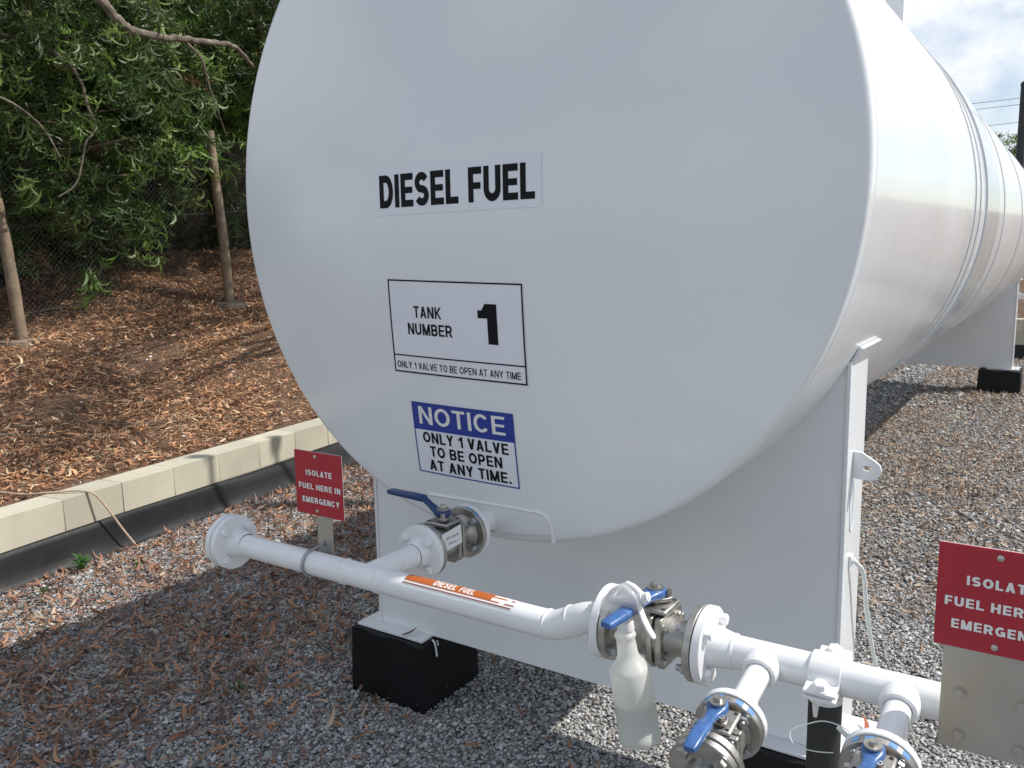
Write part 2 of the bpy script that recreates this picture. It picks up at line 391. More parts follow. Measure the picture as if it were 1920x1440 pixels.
# outlet stub with flange
SX, SZ = -.006, .978
def flange_at(c, axis, R=.073, t=.017, m=WPIPE, parent=None, neck=None, nb=4, br=.055, heads=True, brr=.0112, bm=None, phase=PI / 4, build=tbuild, name='flange', neckdir=1, plen=.03, rp=.030):
    """disc + 4 bolt heads on the neck side (axis = neck direction)"""
    ax = Vector(axis).normalized(); c = Vector(c)
    b = MB(); b.disc(c, ax, R, t)
    if neck: b.lathe([(rp + .012, t / 2 - .001), (rp + .0085, t / 2 + .008), (rp + .003, t / 2 + neck * .8), (rp + .0005, t / 2 + neck)], c, ax, 32)
    o = build(b, name, m, parent)
    ref = Vector((0, 0, 1)) if abs(ax.z) < .9 else Vector((1, 0, 0))
    u = (ref - ax * ref.dot(ax)).normalized(); w = ax.cross(u)
    if heads:
        for j in range(nb):
            a = phase + 2 * PI * j / nb
            bb = MB(); q = c + (u * math.cos(a) + w * math.sin(a)) * br + ax * (t / 2 - .0005)
            bb.hexbolt(q, ax, brr, .0145)
            x = bb.build('bolt', bm or m, None); x.parent = o
    return o
mb = MB(); mb.tube([(SX, -.105, SZ), (SX, .05, SZ)], .030, 32); mb.lathe([(.0345, -.013), (.038, -.008), (.034, .004)], (SX, 0, SZ), 'Y', 32)
tbuild(mb, 'outlet_stub', WPIPE)
flange_at((SX, -.118, SZ), (0, 1, 0), m=WPIPE, parent=tank)
for ch in tank.children:
    pass
# fix: parts built directly with parent tank keep world position through the inverse set in tbuild

# --- stickers on the dish
def decal_fn(x0, x1, zt, zb, off, tilt=0.0):
    def fn(u, v, d=0.0):   # v=1 top
        x = x0 + (x1 - x0) * u; z = zb + (zt - zb) * v + tilt * (u - .5)
        return dish(x, z, off + d)
    return fn
def grid_quad(mb, fn, u0, u1, v0, v1, n=10):
    vs = [fn(u0 + (u1 - u0) * i / n, v0 + (v1 - v0) * j / n) for j in range(n + 1) for i in range(n + 1)]
    mb.add(vs, [(j * (n + 1) + i, j * (n + 1) + i + 1, (j + 1) * (n + 1) + i + 1, (j + 1) * (n + 1) + i) for j in range(n) for i in range(n)])
def frame(mb, fn, u0, u1, v0, v1, tu, tv):
    grid_quad(mb, fn, u0, u1, v1 - tv, v1, 8); grid_quad(mb, fn, u0, u1, v0, v0 + tv, 8)
    grid_quad(mb, fn, u0, u0 + tu, v0 + tv, v1 - tv, 8); grid_quad(mb, fn, u1 - tu, u1, v0 + tv, v1 - tv, 8)
# DIESEL FUEL
d0 = decal_fn(-.325, .2345, ZC + .0705, ZC - .061, .0010, .003)
d1 = decal_fn(-.325, .2345, ZC + .0705, ZC - .061, .0018, .003)
mb = MB(); grid_quad(mb, d0, 0, 1, 0, 1); st = tbuild(mb, 'name_sticker', STICK)
mb = MB(); put_text(mb, 'DIESEL FUEL', .022, .965, .16, .855, d1, weight=.225, gap=.09)
o = tbuild(mb, 'lettering', BTXT, st, smooth=False)
# TANK NUMBER 1
d0 = decal_fn(-.302, .171, ZC - .2465, ZC - .522, .0010, -.0105)
d1 = decal_fn(-.302, .171, ZC - .2465, ZC - .522, .0018, -.0105)
mb = MB(); grid_quad(mb, d0, 0, 1, 0, 1); st = tbuild(mb, 'number_sticker', STICK)
mb = MB(); frame(mb, d1, 0.004, .996, .006, .994, .010, .016); grid_quad(mb, d1, .014, .986, .186, .200, 8)
tbuild(mb, 'border', BTXT, st, smooth=False)
for args, wt in ((('TANK', .203, .418, .605, .725), .185), (('NUMBER', .146, .492, .425, .545), .185), (('1', .685, .818, .385, .785), .27), (('ONLY 1 VALVE TO BE OPEN AT ANY TIME', .03, .957, .055, .128), .15)):
    mb = MB(); put_text(mb, *args, d1, weight=wt); tbuild(mb, 'lettering', BTXT, st, smooth=False)
# NOTICE
d0 = decal_fn(-.249, .1145, ZC - .6055, ZC - .825, .0010, -.006)
d1 = decal_fn(-.249, .1145, ZC - .6055, ZC - .825, .0018, -.006)
d2 = decal_fn(-.249, .1145, ZC - .6055, ZC - .825, .0026, -.006)
mb = MB(); grid_quad(mb, d0, 0, 1, 0, 1); st = tbuild(mb, 'notice_sticker', STICK)
mb = MB(); grid_quad(mb, d1, 0, 1, .635, 1); frame(mb, d1, 0, 1, 0, .635, .011, .017)
tbuild(mb, 'blue_panel', BLUEST, st, smooth=False)
mb = MB(); put_text(mb, 'NOTICE', .07, .92, .70, .945, d2, weight=.165)
tbuild(mb, 'heading', WTXT, st, smooth=False)
for args in (('ONLY 1 VALVE', .085, .93, .44, .59), ('TO BE OPEN', .145, .86, .245, .395), ('AT ANY TIME.', .12, .93, .05, .20)):
    mb = MB(); put_text(mb, *args, d1, weight=.20); tbuild(mb, 'lettering', BTXT, st, smooth=False)

# --- saddles
def saddle(y0, hw, dep, sign=1):
    zt = ZC - math.sqrt(max(0, 1 - hw * hw)) if hw < 1 else ZC
    mb = MB()
    n = 28
    arc = []
    for i in range(n + 1):
        x = hw - 2 * hw * i / n; arc.append((x, ZC - math.sqrt(1 - x * x) + .006))
    poly = [(-hw, .286), (hw, .286)] + arc
    for yy in (y0, y0 + dep - .012):
        mb.prism(poly, (0, yy + .012, 0), (1, 0, 0), (0, 0, 1), .012)
    s = tbuild(mb, 'saddle', WHITE, smooth=False)
    ze = ZC - math.sqrt(1 - hw * hw)
    for sx in (-1, 1):
        mb = MB(); mb.box((sx * (hw + .0045), y0 + dep / 2, (.286 + ze + .005) / 2), (.013, dep + .012, ze + .005 - .286))
        tbuild(mb, 'side_plate', WHITE, s, bevel=.003)
        mb = MB(); mb.box((sx * (hw - .085), y0 + dep / 2 - .005, .2795), (.335, .305, .011))
        tbuild(mb, 'base_plate', WHITE, s, bevel=.002)
        # lifting lug
        mb = MB(); x0 = sx * (hw + .0115)
        prof = [(0, -.040), (.046, -.042), (.062, -.037), (.072, -.026), (.076, -.012), (.072, .003), (.060, .014), (.024, .036), (.004, .038), (0, .038)]
        hole = [(.038 + .013 * math.cos(a), -.008 + .008 * math.sin(a)) for a in np.linspace(0, 2 * PI, 17)[:-1]]
        ylug = y0 + .055
        # bridge outer->hole as strips
        k = len(prof); ho = []
        for a, b in prof:
            ang = math.atan2(b + .008, a - .038); ho.append((.038 + .013 * math.cos(ang), -.008 + .008 * math.sin(ang)))
        for yy in (0, .010):
            pass
        vs = []
        for yy in (0, .010):
            vs += [Vector((x0 + sx * a, ylug + yy, 1.141 + b)) for a, b in prof]
            vs += [Vector((x0 + sx * a, ylug + yy, 1.141 + b)) for a, b in ho]
        fs = []
        for i in range(k):
            j = (i + 1) % k
            fs.append((i, j, k + j, k + i)); fs.append((2 * k + i, 3 * k + i, 3 * k + j, 2 * k + j))
            fs.append((i, 2 * k + i, 2 * k + j, j)); fs.append((k + i, k + j, 3 * k + j, 3 * k + i))
        mb.add(vs, fs)
        tbuild(mb, 'lifting_lug', WHITE, s, smooth=False, bevel=.001)
        mb = MB()   # oval ring below the lug on the side plate
        xr = sx * (hw + .0115)
        ring = [(xr, y0 + .06 + .020 * math.cos(a), 1.02 + .075 * math.sin(a)) for a in np.linspace(0, 2 * PI, 33)]
        mb.tube(ring, .0035, 6, caps=False)
        tbuild(mb, 'oval_stiffener', WHITE, s)
        mb = MB(); mb.box((sx * (hw + .014), y0 + .07, .856), (.010, .030, .030)); mb.hexbolt((sx * (hw + .018), y0 + .07, .856), (sx, 0, 0), .008, .009)
        tbuild(mb, 'earth_boss', WHITE, s)
    # wear plate wrapping the shell above the saddle
    mb = MB(); a0 = math.asin(hw) + .055
    vs = []; m_ = 60
    for r in (1.001, 1.013):
        for yy in (y0 + .0035, y0 + dep + .06):
            for i in range(m_ + 1):
                a = -a0 + 2 * a0 * i / m_; vs.append((math.sin(a) * r, yy, ZC - math.cos(a) * r))
    q = m_ + 1; fs = []
    for i in range(m_):
        fs += [(i, i + 1, q + i + 1, q + i), (2 * q + i, 3 * q + i, 3 * q + i + 1, 2 * q + i + 1), (i, 2 * q + i, 2 * q + i + 1, i + 1), (q + i, q + i + 1, 3 * q + i + 1, 3 * q + i)]
    fs += [(0, q, 3 * q, 2 * q), (m_, 2 * q + m_, 3 * q + m_, q + m_)]
    mb.add(vs, fs); tbuild(mb, 'wear_plate', WHITE, s, bevel=.002)
    return s
saddle(.45, .873, .20)
saddle(9.55, .775, .20)
# --- vent posts on top
for (x, y, r, h) in ((.27, 4.25, .055, 2.3), (.02, 4.7, .022, 2.6), (-.12, 3.9, .022, 2.4)):
    mb = MB()
    if r > .05:
        mb.box((x, y, ZC + .95 + h / 2), (.11, .11, h))
        mb.box((x, y, ZC + 1.0), (.26, .26, .06))
        tbuild(mb, 'vent_post', WHITE, bevel=.004)
    else:
        mb.tube([(x, y, ZC + .9), (x, y, ZC + .95 + h)], r, 14); mb.lathe([(0, 0), (.06, 0), (.06, .08), (.02, .11), (0, .11)], (x, y, ZC + .95 + h), 'Z', 18)
        tbuild(mb, 'vent_pipe', WHITE)

# ------------------------------------------------------------------ plinths
def plinth(cx, cy, sx, sy, label, drip=False):
    e = empty('plinth', (cx, cy, 0), 0, label, 'plinth', 'black wrapped plinths under the tank saddles')
    mb = MB(); mb.box((0, 0, .10), (sx - .02, sy - .02, .338)); mb.build('concrete_core', CONC, e)
    # draped liner: slightly irregular box
    n = 14; vs = []; fs = []
    H = .271
    per = []
    hx, hy = sx / 2, sy / 2
    cs = [(-hx, -hy), (hx, -hy), (hx, hy), (-hx, hy)]
    for i in range(4):
        a = cs[i]; b = cs[(i + 1) % 4]
        for t in np.linspace(0, 1, n)[:-1]: per.append((a[0] + (b[0] - a[0]) * t, a[1] + (b[1] - a[1]) * t))
    m_ = len(per); lv = 7
    for k in range(lv):
        z = -.02 + (H + .02) * k / (lv - 1)
        for i, (a, b) in enumerate(per):
            w = .006 * math.sin(i * 1.1 + k * .4) + .004 * math.sin(i * 2.7 + k)
            bul = 1 + .03 * (1 - z / H) + w * .8
            vs.append((a * bul, b * bul, z + (.006 * math.sin(i * .9) if k == lv - 1 else 0)))
    for k in range(lv - 1):
        for i in range(m_): fs.append((k * m_ + i, k * m_ + (i + 1) % m_, (k + 1) * m_ + (i + 1) % m_, (k + 1) * m_ + i))
    base = (lv - 1) * m_
    ctr = len(vs)
    for i, (a, b) in enumerate(per): vs.append((a * .90, b * .90, H + .001))
    for i in range(m_): fs.append((base + i, base + (i + 1) % m_, ctr + (i + 1) % m_, ctr + i))
    fs.append(tuple(ctr + i for i in range(m_)))
    mb = MB(); mb.add(vs, fs); mb.build('liner_wrap', LINER, e, ang=60)
    if drip:
        mb = MB(); mb.tube(smooth_path([(hx - .004, -hy * .62, H + .004), (hx + .005, -hy * .60, H - .004), (hx + .010, -hy * .58, H - .03), (hx + .012, -hy * .57, H - .062)]), .0042, 8); mb.tube([(hx + .008, -hy * .52, H - .002), (hx + .011, -hy * .5, H - .022)], .003, 6)
        mb.build('paint_drip', WPIPE, e)
    return e
plinth(-.785, .545, .36, .35, 'black wrapped plinth under the left foot of the near saddle', True)
plinth(.79, .545, .37, .35, 'black wrapped plinth behind the black pipe post, mostly cut off')
plinth(.665, 9.62, .43, .42, 'small distant black plinth under the far saddle')

# ------------------------------------------------------------------ PIPE RUN
PY = -.53; Z1 = .980; Z2 = 1.021
run = empty('fuel_pipe', (.3, PY, 0), 0, 'white horizontal fuel pipe run with orange flow marker across the front', 'pipe')
INV = Matrix.Translation((-.3, -PY, 0))
def rbuild(mb, name, m, parent=None, **k):
    o = mb.build(name, m, None, **k)
    if parent is None: parent = run
    o.parent = parent
    if parent is run: o.matrix_parent_inverse = INV
    return o
RP = .0302
mb = MB(); mb.tube([(-.44, PY, Z1), (.505, PY, Z1)], RP, 40, caps=False); rbuild(mb, 'pipe', WPIPE)
for x in (-.073, .040, .506): # weld rings
    mb = MB(); mb.lathe([(RP - .001, -.004), (RP + .0022, -.0015), (RP + .0022, .0015), (RP - .001, .004)], (x, PY, Z1), 'X', 40); rbuild(mb, 'weld_ring', WPIPE, ang=80)
# elbow pair
pts = []
for t in np.linspace(0, 1, 26):
    x = .505 + .12 * t; s = t * t * (3 - 2 * t); pts.append((x, PY, Z1 + (Z2 - Z1) * s))
mb = MB(); mb.tube(pts, [RP + .0012 * math.sin(PI * t) for t in np.linspace(0, 1, 26)], 40, caps=False); rbuild(mb, 'offset_bend', WPIPE)
mb = MB()
mid = Vector(pts[13]); dirv = (Vector(pts[14]) - Vector(pts[12])).normalized()
mb.lathe([(RP, -.004), (RP + .0032, -.001), (RP + .0032, .001), (RP, .004)], mid, dirv, 40); rbuild(mb, 'weld_ring', WPIPE, ang=80)
# branch to valve at tank outlet
mb = MB(); mb.tube([(SX, PY, Z1), (SX, -.36, SZ)], RP, 36, caps=False)
rbuild(mb, 'branch', WPIPE)
def rfl(c, ax, **k): return flange_at(c, ax, build=rbuild, parent=run, **k)
rfl((SX, -.327, SZ), (0, -1, 0), neck=.022)
# blind end
rfl((-.492, PY, Z1 + .002), (1, 0, 0), neck=.045)
rfl((-.5125, PY, Z1 + .002), (-1, 0, 0), name='blind_flange')
mb = MB(); mb.disc((-.5023, PY, Z1 + .002), 'X', .062, .004); rbuild(mb, 'gasket', GREY)
# main valve flanges
rfl((.648, PY, Z2), (-1, 0, 0), neck=.018)
rfl((.853, PY, Z2), (1, 0, 0), neck=.042)
mb = MB(); mb.tube([(.86, PY, Z2), (1.55, PY, Z2)], RP, 40); rbuild(mb, 'pipe', WPIPE)
mb = MB(); mb.lathe([(RP - .001, -.005), (RP + .0025, -.002), (RP + .0025, .002), (RP - .001, .005)], (.903, PY, Z2), 'X', 40); rbuild(mb, 'weld_ring', WPIPE, ang=80)
# two branch drops with sockets
TILT = .16
BD = Vector((0, -1, -TILT)).normalized()
BR = []
for bx in (.962, 1.187):
    c = Vector((bx, PY, Z2))
    mb = MB(); mb.lathe([(.034, .018), (.0325, .030), (.0315, .040), (.029, .048), (.0222, .0485)], c, BD, 32); rbuild(mb, 'socket', WPIPE)
    mb = MB(); mb.tube([c + BD * .03, c + BD * .178], .0212, 28); rbuild(mb, 'drain_pipe', WPIPE)
    f = c + BD * .181
    rfl(f, -BD, R=.0555, t=.014, br=.041, brr=.0078, rp=.021, neck=.010)
    BR.append(f)
# pipe marker wrapped round the pipe
def pm(off):
    def fn(u, v, d=0.0):
        x = .128 + (.430 - .128) * u
        a = math.radians(52 + (v) * 62)     # angle measured from -y towards +z
        R = RP + off + d
        return Vector((x, PY - math.cos(a) * R, Z1 + math.sin(a) * R))
    return fn
p0, p1, p2 = pm(.0006), pm(.0012), pm(.0018)
mb = MB(); grid_quad(mb, p0, 0, 1, -.18, 1.1, 14); mk = rbuild(mb, 'pipe_marker', WTXT)
mb = MB(); grid_quad(mb, p1, 0, .985, -.12, -.045, 12); rbuild(mb, 'stripe', BROWN, mk, smooth=False)
mb = MB(); grid_quad(mb, p1, .0, .80, .10, 1.0, 14)
vs = [p1(.80, .10), p1(.86, .10), p1(.905, .55), p1(.86, 1.0), p1(.80, 1.0)]
mb.add([p1(.80, .1), p1(.87, .1), p1(.925, .55), p1(.80, .55)], [(0, 1, 2, 3)]); mb.add([p1(.80, .55), p1(.925, .55), p1(.87, 1.0), p1(.80, 1.0)], [(0, 1, 2, 3)])
rbuild(mb, 'arrow', ORANGE, mk, smooth=False)
mb = MB(); mb.add([p1(.915, .1), p1(1.0, .1), p1(.985, .55), p1(.965, .55)], [(0, 1, 2, 3)]); mb.add([p1(.965, .55), p1(.985, .55), p1(1.0, 1.0), p1(.915, 1.0)], [(0, 1, 2, 3)])
rbuild(mb, 'arrow_tail', BROWN, mk, smooth=False)
for wd, ua, ub in (('DIESEL', .27, .475), ('FUEL', .512, .64)):
    mb = MB(); put_text(mb, wd, ua, ub, .20, .80, p2, weight=.20); rbuild(mb, 'lettering', WTXT, mk, smooth=False)

# ------------------------------------------------------------------ BALL VALVES
def ball_valve(loc, rz, Lf, R, hdir, hlen, hrise, hm, label, tiltx=0.0, tag_=False, rough_m=CAST, blue_edge=False, grip=True):
    """local X = flow axis, stem +Z; hdir = handle heading (world) """
    k = R / .0725
    e = empty('ball_valve', loc, rz, label, 'valve', 'blue handled ball valves on the fuel pipe')
    if tiltx: e.rotation_euler = (0, tiltx, rz)
    t = .014
    mb = MB(); h = Lf / 2 - t
    mb.lathe([(.050 * k, -h), (.040 * k, -h + .006), (.036 * k, -h + .014), (.037 * k, -.045 * k), (.046 * k, -.035 * k), (.0475 * k, -.010 * k), (.0475 * k, .008 * k), (.045 * k, .018 * k), (.036 * k, .038 * k), (.034 * k, h - .014), (.040 * k, h - .005), (.050 * k, h)], (0, 0, 0), 'X', 36)
    body = mb.build('body', CAST, e, ang=50)
    for sx in (-.0025 * k, .0165 * k):    # square seam plates
        mb = MB(); s_ = .050 * k
        c = .018 * k
        poly = [(-s_ + c, -s_ * 1.12), (s_ - c, -s_ * 1.12), (s_, -s_ * 1.12 + c), (s_, s_ * .98), (-s_, s_ * .98), (-s_, -s_ * 1.12 + c)]
        mb.prism(poly, (sx, 0, 0), (0, 1, 0), (0, 0, 1), .013 * k)
        pl = mb.build('body_plate', CAST, e, bevel=.002)
        if sx > 0:
            for a, b in ((-1, -1), (1, -1), (1, .75), (-1, .75)):
                mb = MB(); mb.hexbolt((sx + .013 * k, a * .037 * k, b * .037 * k), (1, 0, 0), .0075 * k, .009 * k); x = mb.build('bolt', STEEL, None); x.parent = pl
    for sx in (-1, 1):
        mb = MB(); mb.disc((sx * (Lf / 2 - t / 2), 0, 0), 'X', R, t); fl = mb.build('flange', STEEL, e)
        if blue_edge and sx == blue_edge:
            for a in (-.75, -.35, .25, .62):
                mb = MB()
                pts = [(sx * (Lf / 2 - t / 2), math.sin(a + q) * (R + .0004), math.cos(a + q) * (R + .0004)) for q in np.linspace(0, .22, 6)]
                vs = []; fs = []
                for (x, y, z) in pts: vs += [(x - .005, y, z), (x + .005, y, z)]
                for i in range(5): fs.append((2 * i, 2 * i + 1, 2 * i + 3, 2 * i + 2))
                mb.add(vs, fs)
                x = mb.build('blue_mark', BLUEMK, None); x.parent = fl
        mb = MB(); mb.disc((sx * (Lf / 2 + .0015), 0, 0), 'X', R * .96, .0042); mb.build('gasket', DARKHOLE, e)
        for j in range(4):
            a = PI / 4 + j * PI / 2
            c = Vector((sx * (Lf / 2 - t), math.cos(a) * R * .765, math.sin(a) * R * .765))
            mb = MB(); mb.hexbolt(c, (-sx, 0, 0), .0105 * k, .013 * k); mb.tube([c, c + Vector((-sx * .021 * k, 0, 0))], .0062 * k, 12)
            x = mb.build('nut', GALV, None); x.parent = fl
    # mounting pad
    mb = MB(); mb.lathe([(.026 * k, .03 * k), (.022 * k, .052 * k)], (-.004 * k, 0, 0), 'Z', 24); mb.build('neck', CAST, e)
    zp = .056 * k
    mb = MB(); s_ = .037 * k; mb.prism([(-s_, -s_), (s_, -s_), (s_, s_), (-s_, s_)], (-.004 * k, 0, zp - .005 * k), (1, 0, 0), (0, 1, 0), .010 * k)
    pad_ = mb.build('mounting_pad', CAST, e, bevel=.004)
    for a, b in ((-1, -1), (1, -1), (1, 1), (-1, 1)):
        mb = MB(); mb.lathe([(0, 0), (.0042 * k, 0), (.0042 * k, .0004)], (-.004 * k + a * .027 * k, b * .027 * k, zp + .0052 * k), 'Z', 12)
        x = mb.build('bolt_hole', DARKHOLE, None); x.parent = pad_
    # gland plate + screws
    mb = MB(); pts = []
    for a in np.linspace(0, 2 * PI, 41)[:-1]: pts.append((.033 * k * math.copysign(abs(math.cos(a)) ** .8, math.cos(a)), .016 * k * math.copysign(abs(math.sin(a)) ** 1.0, math.sin(a))))
    ga = PI / 5
    cx, sxn = math.cos(ga), math.sin(ga)
    mb.prism([(a * cx - b * sxn, a * sxn + b * cx) for a, b in pts], (-.004 * k, 0, zp + .009 * k), (1, 0, 0), (0, 1, 0), .007 * k)
    gl = mb.build('gland_plate', CAST, e, bevel=.001)
    for q in (-1, 1):
        mb = MB(); mb.lathe([(.0065 * k, 0), (.0065 * k, .013 * k), (.0035 * k, .013 * k), (.0035 * k, .007 * k), (0, .007 * k)], (-.004 * k + q * .025 * k * cx, q * .025 * k * sxn, zp + .0155 * k), 'Z', 18)
        x = mb.build('cap_screw', STEEL, None); x.parent = gl
    mb = MB(); mb.tube([(-.004 * k, 0, .04 * k), (-.004 * k, 0, zp + .030 * k + .004)], .010 * k, 16); mb.build('stem', STEEL, e)
    # handle
    hz = zp + .024 * k + (.006 if R < .07 else 0)
    he = MB()
    th = hdir - rz; dx = Vector((math.cos(th), math.sin(th), 0)); px = Vector((-math.sin(th), math.cos(th), 0)); o = Vector((-.004 * k, 0, hz))
    secs = [(-.020, .006, .013), (-.015, .0155, .015), (0, .0205, .016), (.014, .0185, .015), (.026, .0125, .012), (.045, .0105, .0095), (.064, .0105, .0095), (.068, .0135, .0125), (.10, .0140, .0130), (1.0, .0125, .0115), (1.006, .010, .008)]
    vs = []; K = 12; prev = None
    for i, (d, w, hh) in enumerate(secs):
        w *= min(1, k * 1.08); hh *= min(1, k * 1.1)
        dd = d * (k if d < .5 else 1) if d < .5 else (hlen - .006 if d == 1.0 else hlen)
        rise = 0 if dd < .02 else min(1, (dd - .02) / .05) * hrise
        if hrise == 0 and dd > .03: rise = -.002
        for j in range(K):
            a = 2 * PI * (j + .5) / K
            ca = math.copysign(abs(math.cos(a)) ** .45, math.cos(a)); sa = math.copysign(abs(math.sin(a)) ** .45, math.sin(a))
            vs.append(o + dx * dd + px * (ca * w) + Vector((0, 0, rise + sa * hh * .62)))
    ns = len(secs); fs = [(i * K + j, i * K + (j + 1) % K, (i + 1) * K + (j + 1) % K, (i + 1) * K + j) for i in range(ns - 1) for j in range(K)]
    fs += [tuple(reversed(range(K))), tuple(range((ns - 1) * K, ns * K))]
    he.add(vs, fs); hd = he.build('handle', hm, e, ang=50)
    mb = MB(); mb.lathe([(0, .009), (.0165 * k, .009), (.0165 * k, .0125), (0, .0125)], o, 'Z', 24); mb.hexbolt(o + Vector((0, 0, .0105)), (0, 0, 1), .0085 * k, .011 * k, False)
    x = mb.build('handle_nut', STEEL, None); x.parent = hd
    if tag_:
        mb = MB(); v0 = Vector((.055 - SX, -.301 + .22, 0))
        mb.box((0, 0, 0), (.080, .002, .05), Matrix.Rotation(-.08, 3, 'Y'))
        tg = mb.build('paper_tag', PAPER, None); tg.parent = e; tg.location = (-.045, -.060, .030)
        mb = MB()
        for zz, w, hgt in ((.006, .046, .010), (-.010, .03, .006)):
            n_ = 7
            for i in range(n_): mb.box((-w / 2 + w * i / (n_ - 1), -.0012, zz + random.uniform(-.001, .001)), (w / n_ * .55, .0006, hgt * random.uniform(.5, 1)), Matrix.Rotation(random.uniform(-.5, .5), 3, 'Y'))
        x = mb.build('scribble', GREY, None); x.parent = tg
    return e
# valve at the tank outlet: flow axis along +y (rz = 90deg)
ball_valve((SX, -.222, SZ), PI / 2, .190, .0725, math.radians(177), .20, .030, BLUED, 'ball valve with a dark blue handle and paper tag at the tank outlet', tag_=True, blue_edge=1)
ball_valve((.7505, PY, Z2), 0, .184, .0725, math.radians(-95), .178, .0, BLUE, 'ball valve in the main pipe carrying the spray bottle on its handle')
V3 = []
for i, (f, lab) in enumerate(zip(BR, ('short drain valve with blue handle, left of the black pipe post', 'short drain valve with blue handle, right of the black pipe post'))):
    c = f + BD * (.007 + .004 + .052)
    # local X along BD direction: heading -90deg about z then tilt
    v = ball_valve(c, -PI / 2, .104, .0550, -PI / 2, .118, .010, BLUE, lab, tiltx=math.atan(TILT), blue_edge=-1)
    # open end: steel counter flange and stub
    mb = MB(); mb.disc((.062, 0, 0), 'X', .0550, .013); fl = mb.build('end_flange', STEEL, v)
    for j in range(4):
        a = PI / 4 + j * PI / 2; mb = MB(); mb.hexbolt((.068, math.cos(a) * .0415, math.sin(a) * .0415), (1, 0, 0), .0102, .011); x = mb.build('bolt', STEEL, None); x.parent = fl
    mb = MB(); mb.lathe([(.026, .067), (.0235, .072), (.0225, .11), (.0225, .145), (.018, .145), (.018, .09)], (0, 0, 0), 'X', 28); mb.build('end_stub', CAST, v)
    if i == 1:
        mb = MB(); mb.tube(smooth_path([(-.10, -.052, .0), (-.102, -.058, .012), (-.104, -.09, .014), (-.10, -.12, .0), (-.09, -.14, -.012), (-.075, -.13, -.022), (-.07, -.10, -.02), (-.072, -.07, -.014)]), .0008, 6)
        mb.tube([(-.10, -.052, -.003), (-.102, -.07, .012)], .004, 8)
        mb.build('wire_tie', WCABLE, v)

# ------------------------------------------------------------------ pipe support
sup = empty('pipe_support', (1.062, PY, 0), 0, 'black round post with white clamp holding up the fuel pipe', 'pipe support')
mb = MB(); mb.tube([(.003, 0, -.05), (.003, 0, .984)], .0280, 32); mb.build('post', BLACKP, sup)
mb = MB(); mb.lathe([(.0282, .974), (.0286, .976), (.0286, .9855), (0, .9855)], (.003, 0, 0), 'Z', 32)
mb.tube([(-.006, -.0285, .978), (-.006, -.0288, .966), (-.006, -.0283, .953)], [.006, .005, .0035], 8)
mb.build('painted_cap', WPIPE, sup)
zc = Z2
TILTC = Matrix.Translation((.006, 0, zc)) @ Matrix.Rotation(math.radians(13), 4, 'X') @ Matrix.Translation((0, 0, -zc))
def strap(sign):
    mb = MB(); n = 20; w = .0265
    prof = []
    R0, R1 = RP + .0008, RP + .0068
    off = 0.0; e1 = off + sign * .0030; e2 = off + sign * .0092
    ai = math.asin(sign * e1 / R0); ao = math.asin(sign * e2 / R1)
    inner = [(math.cos(a) * R0, sign * (math.sin(a) * R0)) for a in np.linspace(PI - ai, ai, n)]
    outer = [(math.cos(a) * R1, sign * (math.sin(a) * R1)) for a in np.linspace(ao, PI - ao, n)]
    poly = [(-.064, e1)] + inner + [(.064, e1), (.064, e2)] + outer + [(-.064, e2)]
    mb.prism(poly, (-w, 0, zc), (0, 1, 0), (0, 0, 1), 2 * w)
    mb.v = [tuple(TILTC @ Vector(q)) for q in mb.v]
    return mb.build('clamp_half', WPIPE, sup, bevel=.0012)
strap(1); strap(-1)
for sy in (-1, 1):
    mb = MB(); mb.hexbolt((0, sy * .050, zc + .0092), (0, 0, 1), .0125, .012); mb.tube([(0, sy * .050, zc - .022), (0, sy * .050, zc + .009)], .0058, 12); mb.hexbolt((0, sy * .050, zc - .0092), (0, 0, -1), .0115, .011)
    mb.v = [tuple(TILTC @ Vector(q)) for q in mb.v]
    mb.build('clamp_bolt', WPIPE, sup)

# ------------------------------------------------------------------ warning signs
def warning_sign(x0, x1, z0, z1, y, lab, rx, wide=None, strip=None):
    cx = (x0 + x1) / 2
    e = empty('warning_sign', (cx, y, z0), 0, lab, 'sign', 'red isolate fuel signs')
    w, h = x1 - x0, z1 - z0
    mb = MB(); mb.box((0, 0, h / 2), (w, .003, h)); pl = mb.build('plate', RED, e, bevel=.0008)
    mb = MB(); mb.box((0, .0022, h / 2), (w - .0006, .0015, h)); x = mb.build('backing', PAPER, None); x.parent = pl
    def fn(u, v, d=0.0): return Vector((-w / 2 + w * u, -.0024 - d, h * v))
    for args in (('ISOLATE', .245, .795, .625, .715), ('FUEL HERE IN', .075, .965, .405, .495), ('EMERGENCY', .14, .93, .19, .28)):
        mb = MB(); put_text(mb, *args, fn, weight=.23, gap=.16); x = mb.build('lettering', WTXT, None, smooth=False); x.parent = pl
    for zz in (h - .012, .012):
        mb = MB(); mb.lathe([(.0052, 0), (.0048, .0018), (.003, .0030), (0, .0034)], (rx, -.0015, zz), (0, -1, 0), 18); x = mb.build('rivet', ALU, None); x.parent = pl
    if strip:
        a, b, zb = strip
        mb = MB(); mb.box(((a + b) / 2 - cx, .0055, (zb - z0 + .15) / 2), (b - a, .004, .15 - (zb - z0))); br = mb.build('bracket', ALU, e, bevel=.0006)
    return e
s1 = warning_sign(-.278, -.112, 1.091, 1.257, -.490, 'red isolate fuel sign on a narrow strip in the tank shade beside the concrete wall', -.008, strip=(-.212, -.160, .960))
mb = MB()
ub = [(-.186 + .195 + .0, 0, 0)]
ux = -.192 + .195
pts = [(ux, .018, .0 - 1.091 + Z1 + .037)]
for a in np.linspace(PI * .42, PI * 1.58, 26):
    pts.append((ux, PY + .490 + math.cos(a) * (RP + .004), Z1 - 1.091 + math.sin(a) * (RP + .004)))
pts.append((ux, .018, Z1 - 1.091 - .037))
